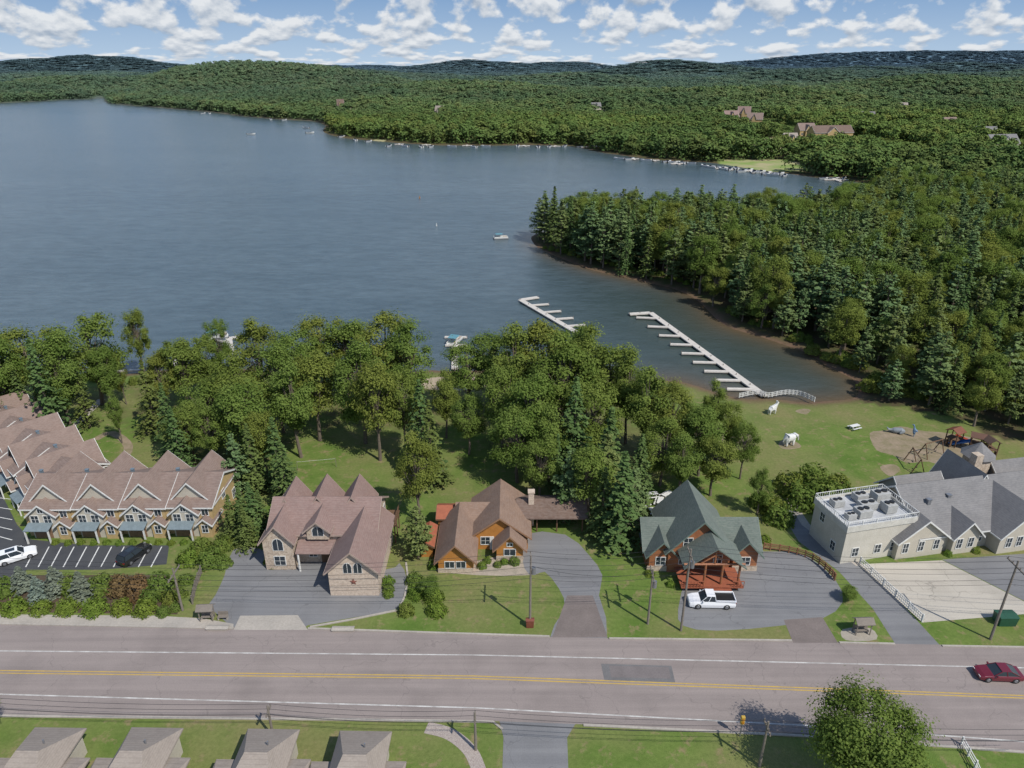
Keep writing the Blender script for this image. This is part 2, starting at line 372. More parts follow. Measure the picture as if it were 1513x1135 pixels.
sheet('parking_lot',[(-260,900),(-200,700),(0,725),(25,775),(45,797),(130,806),(250,806),(246,834),(150,842),(40,842),(0,870)],.008,asphd)
sheet('sidewalk',[(-250,900),(0,908),(230,910),(300,914),(345,922),(345,929),(200,926),(0,922),(-250,916)],.022,conc)
sheet('driveway',[(738,1066),(850,1070),(838,1090),(842,1200),(740,1200),(744,1090)],.016,asphg)
sheet('road_patch',[(888,981),(992,984),(998,1010),(893,1006)],.016,M('patch',(.17,.165,.165),.9,None,-.4,6))
sheet('road_patch',[(900,984),(988,986),(991,1003),(903,1001)],.020,M('patch2',(.2,.175,.17),.9,None,-.4,6))
sheet('dirt_patch',[(1285,640),(1308,636),(1330,630),(1365,637),(1400,640),(1450,652),(1452,680),(1400,690),(1372,682),(1340,684),(1318,672),(1295,665)],.004,dirt,3)
sheet('dirt_patch',[(1150,657),(1157,650),(1174,652),(1184,660),(1170,664),(1156,663)],.004,dirt,3)
sheet('dirt_patch',[(1300,690),(1320,686),(1330,694),(1315,704)],.004,dirt,3)
sheet('dirt_patch',[(1175,608),(1185,604),(1198,606),(1190,612)],.004,dirt,3)
sheet('dirt_patch',[(1020,642),(1060,632),(1120,640),(1100,655),(1050,656)],.004,dirt,3)
sheet('dirt_patch',[(640,842),(705,850),(780,850),(790,842),(780,815),(700,830)],.004,M('paving',(.42,.35,.28),.9,(.3,.26,.2),-.8,5),2)
sheet('beach_sand',[(600,566),(640,558),(700,556),(720,570),(660,578)],.004,M('sand',(.42,.34,.24),.95),3)
sheet('mulch_bed',[(-60,850),(60,850),(250,850),(268,880),(262,908),(0,904),(-60,902)],.004,M('mulch',(.1,.07,.045),.95,(.07,.05,.03),-.5,5))
ribbon('path',[(1165,735),(1190,775),(1270,835)],1.2,.004,.02,conc)
ribbon('path',[(630,1075),(665,1085),(695,1110),(710,1145)],1.4,0,.02,bricky('gravel',(.35,.3,.26),(.25,.2,.18),(.45,.42,.38),3),n=5)
ribbon('path',[(150,590),(120,620),(105,640)],1.5,0,.02,conc,n=4)
ribbon('path',[(140,650),(165,640),(190,660),(175,690)],1.5,0,.02,dirt,n=4)
for px in ([(-250,960),(0,962),(700,968),(1513,987),(1800,995)],[(-250,1020),(0,1026),(700,1046),(1190,1072),(1513,1096),(1800,1120)]):
    ribbon('road_marking',px,.16,.012,.018,rwhite)
for o in (0,3.8):
    ribbon('road_marking',[(-250,987+o),(0,991+o),(700,999+o),(1513,1028+o),(1800,1040+o)],.15,.012,.018,ryell)
for px in ([(455,929),(640,935.5),(812,941)],[(900,944),(1170,947)],[(1240,950),(1322,952)],[(1392,955),(1513,957),(1800,964)],[(-250,917),(345,929)],[(-400,1054),(500,1064),(728,1067),(742,1078)],[(862,1072),(1190,1088),(1513,1112),(1900,1140)],[(600,832),(603,856),(598,882),(588,902),(520,916),(458,927)]):
    ribbon('kerb',px,.25,0,.13,conc)
for i in range(11):
    u=42+i*18.5; ribbon('parking_marking',[(u+12,808),(u-4,838)],.15,.008,.014,white)
for i in range(5): ribbon('parking_marking',[(-8,735+i*14),(18,738+i*15)],.13,.008,.014,white)
# ---------- foliage
def leaf_mesh(name,C,N,S,tint,mat,asp=.65):
    n=len(C); N=N/np.linalg.norm(N,axis=1,keepdims=True)
    R=rng.normal(size=(n,3)); T=np.cross(N,R); T/=np.linalg.norm(T,axis=1,keepdims=True)+1e-9; B=np.cross(N,T)
    S=S[:,None]; V=np.stack([C+T*S,C+B*S*asp,C-T*S,C-B*S*asp],1).reshape(-1,3)
    f=np.arange(4*n).reshape(n,4)
    me=bpy.data.meshes.new(name); me.from_pydata(V.tolist(),[],f.tolist()); me.materials.append(mat)
    me.attributes.new('tint','FLOAT','FACE').data.foreach_set('value',np.clip(tint,0,1).astype(np.float32)); return me
def sph(n):
    d=rng.normal(size=(n,3)); return d/np.linalg.norm(d,axis=1,keepdims=True)
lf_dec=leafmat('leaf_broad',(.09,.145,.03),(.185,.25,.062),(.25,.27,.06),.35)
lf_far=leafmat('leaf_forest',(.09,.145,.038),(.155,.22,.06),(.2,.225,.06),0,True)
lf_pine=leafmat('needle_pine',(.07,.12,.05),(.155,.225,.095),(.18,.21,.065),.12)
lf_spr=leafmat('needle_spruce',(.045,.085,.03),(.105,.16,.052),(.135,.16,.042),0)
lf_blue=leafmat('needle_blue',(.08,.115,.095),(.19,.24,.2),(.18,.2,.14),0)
lf_hedge=leafmat('leaf_hedge',(.08,.15,.025),(.2,.29,.055),(.23,.27,.05),.3)
lf_rus=leafmat('leaf_russet',(.11,.075,.035),(.2,.15,.07),(.2,.12,.06),.1)
bark=M('bark',(.18,.145,.11),.95,(.125,.1,.08),3,20)
def deciduous(nl=11500,hh=20,R=5.3,z0=5.5,ncl=42,ls=.235,seed=0,open_=0.0):
    mb=MB(); rr=random.Random(seed)
    p=Vector((0,0,-.3)); r=.42
    for k in range(5):
        q=Vector((p.x+rr.uniform(-.3,.3),p.y+rr.uniform(-.3,.3),(k+1)*hh*.15)); mb.tube(p,q,r,r*.78,7); p=q;r*=.78
    C=[];N=[];S=[];T=[]
    cen=[]
    for k in range(ncl):
        d=sph(1)[0]; rad=rng.uniform(.35,1)**.55
        zc=(z0+hh)/2; c=np.array([d[0]*R*rad,d[1]*R*rad,zc+d[2]*(hh-z0)/2*rad*.9])
        if c[2]>zc: c[:2]*=1-.42*((c[2]-zc)/((hh-z0)/2))
        cen.append((c,rng.uniform(.8,2.0)))
    per=nl//ncl
    for c,rc in cen:
        d=sph(per); d[:,2]=np.where(d[:,2]<0,d[:,2]*.6,d[:,2])
        out_=c-np.array([0,0,(z0+hh)/2]); out_=out_/(np.linalg.norm(out_)+1e-6)
        rad=rng.uniform(.35,1.25,(per,1)); C.append(c+d*rc*rad*np.array([1,1,.9])+rng.normal(size=(per,3))*.22)
        N.append(d*.8+out_*.35+np.array([0,0,.55])+rng.normal(size=(per,3))*.3)
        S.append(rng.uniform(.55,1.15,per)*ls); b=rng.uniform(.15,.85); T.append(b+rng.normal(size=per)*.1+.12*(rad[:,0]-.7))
        zs=rr.uniform(hh*.22,hh*.55); mb.tube((0,0,min(zs,c[2])),tuple(c),.11,.03,4)
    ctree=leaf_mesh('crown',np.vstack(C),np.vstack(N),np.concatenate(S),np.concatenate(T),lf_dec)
    return mb.mesh('trunk',bark),ctree
def conifer(hh=20,R=3.6,sp=.62,nb=8,kind='S',seed=0,z0=1.5,mat=None,ls=.3):
    mb=MB(); mb.tube((0,0,-.3),(0,0,hh*.97),.3,.04,7)
    C=[];N=[];S=[];T=[]; z=z0
    while z<hh-.3:
        f=(z-z0)/(hh-z0)
        L0=R*((1-f)**.85 if kind=='S' else (1-f**1.9)*(.6+.4*min(1,f*3)))
        if kind=='P': L0=max(L0,.7)
        for k in range(nb):
            L=L0*rng.uniform(.6,1.15); a=rng.uniform(0,2*math.pi); bt=rng.uniform(0.15,.85)
            if kind=='P' and rng.random()<.15: continue
            n=max(4,int((9 if kind=='S' else 15)*L/R*1.3)+2)
            t=rng.uniform(.15 if kind=='S' else .3,1.02,n)
            lat=rng.normal(size=n)*(.22 if kind=='S' else .32)*L*.55*(1.1-t*.6)
            x=np.cos(a)*t*L-np.sin(a)*lat; y=np.sin(a)*t*L+np.cos(a)*lat
            dr=(-.32*t*t*L+.1*L*t) if kind=='S' else (.2*t*L+rng.normal(size=n)*.15)
            zz=z+dr+rng.normal(size=n)*.12
            C.append(np.stack([x,y,zz],1)); nn=np.stack([np.cos(a)*.5+0*x,np.sin(a)*.5+0*x,np.ones(n)],1)+rng.normal(size=(n,3))*.3
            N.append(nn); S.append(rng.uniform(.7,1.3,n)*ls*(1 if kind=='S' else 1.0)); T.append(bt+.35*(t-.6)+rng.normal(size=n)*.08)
            if k%2==0 : mb.tube((0,0,z-.1),(math.cos(a)*L*.7,math.sin(a)*L*.7,z+(-.08 if kind=='S' else .12)*L),.05,.015,3)
        z+=sp*rng.uniform(.8,1.2)*(1 if kind=='S' else 1.3)
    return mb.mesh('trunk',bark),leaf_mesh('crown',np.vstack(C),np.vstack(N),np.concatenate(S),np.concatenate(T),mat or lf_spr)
DEC=[deciduous(seed=i,ncl=[46,38,52,42,34,46][i],R=[5.0,4.2,5.8,4.7,3.8,5.2][i],z0=[4.5,5,4,5,6,3.5][i]) for i in range(6)]
SPR=[conifer(seed=i,R=[3.6,3.2,4.0][i]) for i in range(3)]
SPB=conifer(seed=5,R=7.0,mat=lf_blue,ls=.75,sp=.9,z0=.5,nb=12)
PIN=[conifer(kind='P',R=[4.6,4.1,5.2][i],z0=[3,3.5,2.5][i],nb=8,mat=lf_pine,ls=.38,sp=.64) for i in range(3)]
BIGT=deciduous(nl=28000,ncl=85,R=5.8,z0=3,hh=13,ls=.16,seed=9)
def shrub(n=900,seed=0,mat=lf_hedge,ls=.1):
    d=sph(n); d[:,2]=np.abs(d[:,2]); lob=1+.16*np.sin(d[:,0]*5+seed)*np.cos(d[:,1]*4+seed*2)+.1*np.sin(d[:,2]*9)
    rad=rng.uniform(.75,1.03,n)*lob; C=d*rad[:,None]*np.array([1,1,1.1])
    me=leaf_mesh('foliage',C,d+rng.normal(size=(n,3))*.4,rng.uniform(.7,1.3,n)*ls,.5+.3*np.sin(d[:,0]*6)*np.cos(d[:,1]*7)+rng.normal(size=n)*.15,mat)
    mb=MB(); [mb.tube((0,0,-.05),(.5*math.cos(a),.5*math.sin(a),.7),.05,.02,4) for a in (0,1.2,2.5,3.7,5)]
    return mb.mesh('stem',bark),me
SHR=[shrub(seed=i) for i in range(3)]; SHW=[shrub(seed=2,mat=lf_dec),shrub(seed=8,mat=lf_dec)]; SHX=shrub(seed=5,mat=lf_rus)
cnt={}
def plant(name,meshes,x,y,sx,sz,label,cat,group,z=0):
    e=thing(name,label,cat,(x,y,z),random.uniform(0,6.28),group); e.scale=(sx,sx,sz)
    part(e,'trunk' if cat=='tree' else 'stem',meshes[0],None); part(e,'crown' if cat=='tree' else 'foliage',meshes[1],None)
    cnt[name]=cnt.get(name,0)+1; return e
def top(u,v,y,kind,wid=1.0,lab=None):
    dx,dy,dz=ray(u,v); t=y/dy; h=H+dz*t; x=dx*t
    if kind=='D': plant('deciduous_tree',random.choice(DEC),x,y,h/20*wid*random.uniform(.85,1.15),h/20,lab or 'tall broadleaf tree with full green crown on the lawn','tree','shade trees between the houses and the lake')
    elif kind=='S': plant('spruce_tree',random.choice(SPR),x,y,h/20*wid*1.1,h/20,lab or 'dark green spruce with drooping branches on the lawn','tree','spruces between the houses')
    else: plant('pine_tree',random.choice(PIN),x,y,h/20*wid,h/20,lab or 'blue green white pine with layered branches','tree','white pines around the cove')
for a in [(20,466,125,'D'),(62,478,118,'D'),(112,447,128,'D'),(-25,480,118,'D'),(15,540,117,'S',1.3),(75,520,117,'D',.9),(105,530,118,'S'),(-60,470,122,'D'),(-60,540,110,'D'),(40,500,112,'S',1.1),(140,500,124,'D',.8),
 (190,447,142,'D',.6),(168,520,128,'D',.5),(207,530,116,'S',1.2),(236,565,106,'S',1.1),(225,510,122,'D',.7),(255,492,124,'D'),(285,485,130,'D',.9),(312,456,138,'D',.6),(335,520,112,'D'),(295,545,110,'D'),
 (372,465,128,'D'),(398,495,116,'D',.9),(430,470,124,'D'),(352,555,104,'D'),(425,530,107,'D',.9),(468,450,132,'D'),(455,510,113,'D'),(505,462,130,'D'),(525,496,112,'D'),(562,446,128,'D'),(548,520,106,'D',.85),(598,468,124,'D'),(590,530,108,'D',.8),(618,560,103,'S',1.2),
 (300,590,103,'D',.9),(268,590,104,'D',.9),(362,625,96,'S',1.3),(250,600,101,'S',1.2),(340,640,95,'P',1.0),(160,575,112,'D',.6),
 (400,615,97,'S',1.3),(380,600,100,'D',.8),(412,650,92,'S',1.4),(612,633,88,'D',.85),(655,545,114,'D',.9),(632,590,98,'S',1.2),
 (690,492,124,'D'),(722,480,128,'D'),(762,475,120,'D'),(802,468,122,'D'),(835,486,112,'D'),(852,470,122,'D',.8),(742,530,108,'D'),(785,535,103,'D'),(872,476,118,'D'),(905,490,115,'D'),(935,512,112,'D',.9),(962,540,106,'D'),(880,545,104,'D'),(852,555,98,'S',1.2),(905,600,93,'S',1.3),(925,665,82,'S',1.4),(1000,556,105,'D',.9),(1045,592,101,'D'),(1085,585,105,'D',.8),(1108,610,100,'D',.8),(1062,640,95,'D',1.0),(985,612,98,'D'),(690,570,108,'D',.8),(765,590,99,'D'),(812,600,98,'D'),(950,640,92,'S',1.2),(875,650,88,'D'),(1015,640,94,'D'),(800,640,93,'D',.9),(845,665,89,'P',1.2),
 (825,640,95,'S'),(1130,690,90,'D',.7),(940,690,86,'P',1.2),(895,690,84,'S',1.3),(835,700,88,'S',1.2),(900,640,90,'P',1.2),(1060,560,112,'D',.7),(1020,590,106,'D',.9)]:
    top(*a)
for u,v,y in [(335,730,84),(350,720,84.5),(365,712,85.5),(379,724,86.5),(355,745,82)]: top(u,v,y,'S',1.5,'dark evergreen beside the rose roofed house')
top(613,746,79.5,'P',1.2,'blue green pine beside the orange cottage')
top(1258,868,71,'D',2.2,'small round tree beside the bus shelter'); top(633,850,71.5,'D',1.8,'small round tree on the front lawn')
dx,dy,dz=ray(1292,1072); t=45/dy
b_=plant('deciduous_tree',BIGT,dx*t,45,.88,.92,'large dark green tree growing beside the highway verge','tree','shade trees between the houses and the lake')
dx,dy,dz=ray(-12,1010); t=52/dy; plant('deciduous_tree',DEC[1],dx*t-1,51,.3,.35,'small tree on the grass verge','tree','shade trees between the houses and the lake')
# cove woods
def scatter(pl,sp,y0=-1e9,y1=1e9):
    xs_=[p[0] for p in pl]; ys_=[p[1] for p in pl]
    gx=np.arange(min(xs_),max(xs_),sp); gy=np.arange(max(min(ys_),y0),min(max(ys_),y1),sp*.87)
    GX,GY=np.meshgrid(gx,gy); GX[::2]+=sp/2
    GX=GX.ravel()+rng.uniform(-.38,.38,GX.size)*sp; GY=GY.ravel()+rng.uniform(-.38,.38,GY.size)*sp
    k=inpoly(GX,GY,pl); return GX[k],GY[k]
sx_,sy_=scatter(penin,6.2)
sd_=sdf(sx_,sy_)
cand=[(x,y,s) for x,y,s in zip(sx_,sy_,sd_) if s>(2.0 if y>190 else 3.0) and abs(x)<.80*y+25]
cand.sort(key=lambda c:c[1]+.15*c[0]+ (0 if c[2]>10 else -25))
mass=[]; nind=0
for x,y,s in cand:
    edge=s<10
    if nind<400:
        nind+=1; r=random.random()
        z=hpt(x,y) if s<6 else 0
        if y<150: kind='D' if r<.5 else('P' if r<.9 else 'S')
        elif x<110 and y>215: kind='S' if r<.36 else ('P' if r<.86 else 'D')
        else: kind='P' if r<.6 else ('D' if r<.88 else 'S')
        hh=random.uniform(14,21) if not edge else random.uniform(11,18)
        if x<90 and y>200: hh=random.uniform(15,22)
        if y<150: hh*=.78
        nm={'D':'deciduous_tree','P':'pine_tree','S':'spruce_tree'}[kind]
        plant(nm,random.choice({'D':DEC,'P':PIN,'S':SPR}[kind]),x,y,hh/20*random.uniform(.95,1.3)*(.95 if kind=='D' else 1.0),hh/20,{'D':'broadleaf tree at the wooded edge of the cove','P':'tall blue green white pine in the cove woods','S':'tall dark spruce in the cove woods'}[kind],'tree','trees of the cove woods',z)
    else: mass.append((x,y,0,random.uniform(.85,1.15),random.uniform(.66,.95)))
def forest(name,pts,objs,label,cat='forest'):
    me=bpy.data.meshes.new(name); me.from_pydata([p[:3] for p in pts],[],[])
    me.attributes.new('sc','FLOAT_VECTOR','POINT').data.foreach_set('vector',np.array([(p[3],p[3],p[4]) for p in pts],np.float32).ravel())
    me.attributes.new('rz','FLOAT_VECTOR','POINT').data.foreach_set('vector',np.array([(0,0,random.uniform(0,6.28)) for p in pts],np.float32).ravel())
    o=part(None,name,me,None); o['kind']='stuff'; o['label']=label; o['category']=cat
    col=bpy.data.collections.new(name+'_src')
    for m_ in objs:
        q=bpy.data.objects.new('src',m_); col.objects.link(q)
    ng=bpy.data.node_groups.new(name,'GeometryNodeTree')
    ng.interface.new_socket(name='Geometry',in_out='INPUT',socket_type='NodeSocketGeometry'); ng.interface.new_socket(name='Geometry',in_out='OUTPUT',socket_type='NodeSocketGeometry')
    gi=ng.nodes.new('NodeGroupInput');go=ng.nodes.new('NodeGroupOutput');ip=ng.nodes.new('GeometryNodeInstanceOnPoints');ci=ng.nodes.new('GeometryNodeCollectionInfo')
    ci.inputs[0].default_value=col; ci.inputs['Separate Children'].default_value=True; ip.inputs['Pick Instance'].default_value=True
    ng.links.new(gi.outputs[0],ip.inputs['Points']); ng.links.new(ci.outputs[0],ip.inputs['Instance'])
    for an,sk in(('sc','Scale'),('rz','Rotation')):
        na=ng.nodes.new('GeometryNodeInputNamedAttribute'); na.data_type='FLOAT_VECTOR'; na.inputs['Name'].default_value=an; ng.links.new(na.outputs[0],ip.inputs[sk])
    ng.links.new(ip.outputs[0],go.inputs[0]); md=o.modifiers.new('gn','NODES'); md.node_group=ng; return o
def joined(pair):
    a,b=pair; me=bpy.data.meshes.new('tree'); va=[tuple(v.co) for v in a.vertices]; vb=[tuple(v.co) for v in b.vertices]; o=len(va)
    me.from_pydata(va+vb,[],[tuple(p.vertices) for p in a.polygons]+[tuple(i+o for i in p.vertices) for p in b.polygons])
    me.materials.append(a.materials[0]); me.materials.append(b.materials[0])
    na=len(a.polygons); mi=np.zeros(len(me.polygons),np.int32); mi[na:]=1; me.polygons.foreach_set('material_index',mi)
    ti=np.zeros(len(b.polygons),np.float32); b.attributes['tint'].data.foreach_get('value',ti)
    me.attributes.new('tint','FLOAT','FACE').data.foreach_set('value',np.concatenate([np.zeros(na,np.float32),ti])); return me
if mass: forest('cove_woods',mass,[joined(PIN[0]),joined(PIN[1]),joined(PIN[2]),joined(DEC[2]),joined(DEC[0])],'dense stand of tall pines behind the cove')
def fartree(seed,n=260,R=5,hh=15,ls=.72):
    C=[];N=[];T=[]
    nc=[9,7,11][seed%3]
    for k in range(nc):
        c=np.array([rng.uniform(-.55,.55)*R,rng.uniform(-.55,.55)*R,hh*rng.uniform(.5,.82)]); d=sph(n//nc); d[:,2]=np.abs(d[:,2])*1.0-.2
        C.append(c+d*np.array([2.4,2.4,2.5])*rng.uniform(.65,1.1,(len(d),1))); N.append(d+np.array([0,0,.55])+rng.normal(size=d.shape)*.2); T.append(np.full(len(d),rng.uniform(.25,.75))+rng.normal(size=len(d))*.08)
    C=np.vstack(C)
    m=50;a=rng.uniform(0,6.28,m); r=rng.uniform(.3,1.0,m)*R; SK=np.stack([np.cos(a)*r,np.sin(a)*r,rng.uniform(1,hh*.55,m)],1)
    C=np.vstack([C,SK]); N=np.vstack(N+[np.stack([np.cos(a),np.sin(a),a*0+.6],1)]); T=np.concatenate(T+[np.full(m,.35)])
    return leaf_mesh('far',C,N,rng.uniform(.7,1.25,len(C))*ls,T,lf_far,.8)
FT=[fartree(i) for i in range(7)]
far=[]
for (a,b,sp,sc,sz) in [(240,900,8.0,1.1,1.0),(900,1800,11.5,1.5,1.0),(1800,3200,20,2.7,.95),(3200,7400,46,6.4,.7)]:
    gy=np.arange(a,b,sp*.9); 
    for yy in gy:
        gx=np.arange(-.8*yy-60,.8*yy+60,sp); gx=gx+rng.uniform(-.45,.45,gx.size)*sp; gyy=yy+rng.uniform(-.45,.45,gx.size)*sp
        far.append(np.stack([gx,gyy,np.full(gx.size,sc),np.full(gx.size,sz)],1))
far=np.vstack(far); sdv=sdf(far[:,0],far[:,1]); hz=hgt(far[:,0],far[:,1],sdv)
k=(sdv>np.where(far[:,1]<600,4,6))&~((far[:,1]<460)&inpoly(far[:,0],far[:,1],penin))&~((far[:,0]<60)&(far[:,1]<420))
low=np.ones(len(far))
for (ex,ey,_),w_,d_,g_ in clw:
    inside=(abs(far[:,0]-ex)<w_)&(far[:,1]>ey-d_)&(far[:,1]<ey+12)
    if g_: k&=~inside
    else:
        k&=~(inside&(far[:,1]>ey-16)); low=np.where(inside,.36,low)
pts=[(x,y,z-.5,s*q,sz*q2*l) for (x,y,s,sz),z,q,q2,l in zip(far[k],hz[k],rng.uniform(.7,1.4,k.sum()),rng.uniform(.65,1.25,k.sum()),low[k])]
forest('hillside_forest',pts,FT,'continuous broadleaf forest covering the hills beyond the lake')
print('FAR',len(pts),'MASS',len(mass),cnt)
# ---------- shrubs
def sh(u,v,r,kind=0,zs=1,lab='rounded green shrub in the planting bed'):
    x,y=G(u,v,0)
    if kind==1:
        plant('spruce_tree',SPB,x,y,r*.15,r*.1,'small blue spruce along the parking lot','tree','blue spruces along the parking lot'); return
    ms=random.choice(SHR) if kind==0 else (random.choice(SHW) if kind==3 else SHX)
    plant('shrub',ms,x,y,r,r*zs,lab,'shrub','garden shrubs around the buildings')
for u,v,r in [(-30,872,1.8),(36,870,1.8),(60,884,1.7),(86,874,2.0),(124,882,2.0)]: sh(u,v,r,1)
for u,v,r in [(8,876,1.6),(104,872,1.5),(152,872,1.7),(238,872,1.8),(222,888,1.3),(250,888,1.0)]: sh(u,v,r,3,1.2,'dark evergreen shrub along the parking lot')
for u,v,r in [(180,874,1.6),(206,878,1.8)]: sh(u,v,r,4,1.3,'russet brown shrub along the parking lot')
for i,u in enumerate([-55,-15,24,62,100,140,180,216]): sh(u,902+(i%2)*1,1.3+.12*(i%3),0,.95,'yellow green hedge shrub beside the sidewalk')
for u,v,r in [(242,907,.9),(260,900,.8),(280,830,1.6),(312,832,1.9),(298,815,1.7),(330,835,1.3),(330,810,1.5),(275,860,1),(268,880,.9),(573,862,.9),(574,872,.8),(574,880,.7),(396,832,.7),(404,838,.6),(712,838,.7),(735,836,.6),(760,832,.8),(745,832,.6),(720,830,.6),(640,838,.8),(612,860,1.2),(615,880,1.2),(645,905,1.3),(600,905,1.1),(640,885,1.4),
  (960,850,.7),(990,865,.6),(1130,800,.9),(1110,792,.8),(1150,770,2.3),(1140,755,2.2),(1185,745,2.8),(1215,742,3.2),(1245,745,2.6),(1165,725,2.6),(1235,725,2.4),(1200,715,2.8),(1120,745,1.6),(1340,812,.6),(1400,820,.6),(1440,815,.7),(1500,806,.7),(350,795,1.2),(340,805,1.1)]: sh(u,v,r,3 if r>2 or random.random()<.5 else 0)
for i in range(12): sh(82+i*19,803+(i%2),.55)
for i in range(52):
    u=1068+i*10+random.uniform(-8,8); t_=(u-1072)/190; v=464+ (t_*84 if t_<1 else 98+ (u-1262)*.13)+random.uniform(-14,5); sh(u+10,v+ (8 if t_>1 else 0),random.uniform(.8,2.6),3,.9,'wild shrub growing along the wooded shore')
for i in range(26): sh(805+i*10,368+i*2.5+random.uniform(-4,0),random.uniform(.8,2.2),3 if i%3 else 0,.9,'wild shrub growing along the wooded shore')
for i in range(9): sh(150+i*22+random.uniform(-6,6),562+random.uniform(-3,5),random.uniform(.8,1.6),3,1,'wild shrub growing along the wooded shore')
# ---------- building helpers
def wing_walls(mb,x0,x1,y0,y1,z0,ze,zr,axis):
    if axis=='x': mb.ext([(y0,z0),(y1,z0),(y1,ze),((y0+y1)/2,zr),(y0,ze)],'x',x0,x1)
    else: mb.ext([(x0,z0),(x1,z0),(x1,ze),((x0+x1)/2,zr),(x0,ze)],'y',y0,y1)
def wing_roof(mb,tr,x0,x1,y0,y1,ze,zr,axis,o=.45,t=.16):
    a0,a1=(y0,y1) if axis=='x' else (x0,x1); m=(a0+a1)/2; s=(zr-ze)/(m-a0); e=.03
    pr=[(a0-o,ze-o*s+e),(m,zr+e),(a1+o,ze-o*s+e),(a1+o,ze-o*s+e+t),(m,zr+e+t),(a0-o,ze-o*s+e+t)]
    b0,b1=(x0,x1) if axis=='x' else (y0,y1)
    mb.ext(pr,axis,b0-o,b1+o)
    if tr is not None:
        d=.24; pt=[(a0-o-.03,ze-o*s+e-d+t-.05),(m,zr+e-d+t-.05),(a1+o+.03,ze-o*s+e-d+t-.05),(a1+o+.03,ze-o*s+e+t-.02),(m,zr+e+t-.02),(a0-o-.03,ze-o*s+e+t-.02)]
        tr.ext(pt,axis,b0-o-.06,b0-o-.004); tr.ext(pt,axis,b1+o+.004,b1+o+.06)
        for aa,sg in((a0-o,-1),(a1+o,1)):
            q0,q1=sorted((aa+sg*.004,aa+sg*.07)); zz=ze-o*s+e
            if axis=='x': tr.box(b0-o,b1+o,q0,q1,zz-.06,zz+t-.03)
            else: tr.box(q0,q1,b0-o,b1+o,zz-.06,zz+t-.03)
def window(par,face,x,y,z,w,h,fm=None,arch=False):
    g=MB();f=MB(); fw=.09
    def bx(m_,a0,a1,z0,z1,d0,d1):
        if face=='f': m_.box(x+a0,x+a1,y-d1,y-d0,z0,z1)
        elif face=='b': m_.box(x+a0,x+a1,y+d0,y+d1,z0,z1)
        elif face=='l': m_.box(x-d1,x-d0,y+a0,y+a1,z0,z1)
        else: m_.box(x+d0,x+d1,y+a0,y+a1,z0,z1)
    if arch and face=='f':
        pr=[(x-w/2,z),(x+w/2,z),(x+w/2,z+h*.6)]+[(x+w/2*math.cos(a),z+h*.6+h*.4*math.sin(a)) for a in np.linspace(.3,math.pi-.3,6)]+[(x-w/2,z+h*.6)]
        g.ext(pr,'y',y-.04,y-.001)
        big=[(x+(p-x)*1.14,z+h/2+(q-z-h/2)*1.08) for p,q in pr]; f.ext(big,'y',y-.025,y-.002); bx(f,-.03,.03,z,z+h,.041,.06)
    else:
        bx(g,-w/2,w/2,z,z+h,.001,.03)
        for a0,a1,z0,z1 in((-w/2-fw,-w/2-.002,z-fw,z+h+fw),(w/2+.002,w/2+fw,z-fw,z+h+fw),(-w/2,w/2,z+h+.002,z+h+fw),(-w/2,w/2,z-fw,z-.002)): bx(f,a0,a1,z0,z1,.002,.07)
        bx(f,-.03,.03,z,z+h,.032,.05)
        if h>1.1: bx(f,-w/2,w/2,z+h*.5-.025,z+h*.5+.025,.052,.06)
    o=part(par,'window',g,glass); part(o,'frame',f,fm or white); return o
def house(name,label,loc,rot,wings,wallm,roofm,trimm=white,wins=(),cat='house',group=None,over=.45):
    h=thing(name,label,cat,loc,rot,group); w=MB();r=MB();t=MB(); extra={}
    for wg in wings:
        x0,x1,y0,y1,z0,ze,zr,ax=wg[:8]; wm=wg[8] if len(wg)>8 else None
        tgt=w if wm is None else extra.setdefault(wm,MB())
        wing_walls(tgt,x0,x1,y0,y1,z0,ze,zr,ax); wing_roof(r,t,x0,x1,y0,y1,ze,zr,ax,over)
    if w.v: part(h,'wall',w,wallm)
    for mm,mb in extra.items(): part(h,'wall',mb,mm)
    ro=part(h,'roof',r,roofm); part(ro,'trim',t,trimm)
    for a in wins: window(h,*a)
    return h
# townhouses
vent_m=M('vent_blue',(.16,.21,.25),.5)
def town(loc,rot,label,first=[None]):
    if first[0]: return duplicate(first[0],loc,rot,group='row of attached townhouses',label=label)
    h=house('townhouse',label,loc,rot,[(0,6.6,.6,11,0,4.7,7.1,'x'),(.2,6.4,1.8,10.6,4.3,4.7,7.9,'y',cream),(1.0,4.7,0,5,0,4.0,5.6,'y',cream),(4.75,6.5,-.3,3,0,2.4,3.2,'y',tan)],tan,r_brown,white,
      [('f',1.8,0,2.6,1.0,1.2),('f',3.6,0,2.6,1.0,1.2),('f',2.85,0,4.25,.7,.6),('f',5.6,.6,3.2,.9,1.1),('f',5.6,-.3,.9,.8,1.2),('r',6.6,6,1.2,1,1.4),('r',6.6,8.5,1.2,1,1.4),('r',6.6,5,3.4,1,1.3),('l',0,8,3,1,1.4)],group='row of attached townhouses',over=.35)
    a=MB().ext([(-1.5,2.15),(0,2.6),(0,2.68),(-1.5,2.23)],'x',.7,4.2); part(h,'awning',a,awn)
    d=MB().box(1.2,3.7,-.05,-.002,.05,2.0); [d.box(1.25,3.65,-.07,-.051,.1+i*.5,.5+i*.5) for i in range(4)]; part(h,'garage_door',d,M('door_brown',(.25,.15,.09),.6))
    for x in(.75,4.0): part(h,'post',MB().box(x,x+.18,-1.45,-1.27,0,2.2),white)
    v=MB().box(-.2,.2,6.1,6.5,6.5,7.5).box(-.26,.26,6.05,6.55,7.5,7.58); part(h,'vent',v,vent_m)
    first[0]=h; return h
for i in range(4): town((-69.4+i*6.65,84+i*.15,0),0,'tan and cream townhouse with brown shingle roof and metal awning')
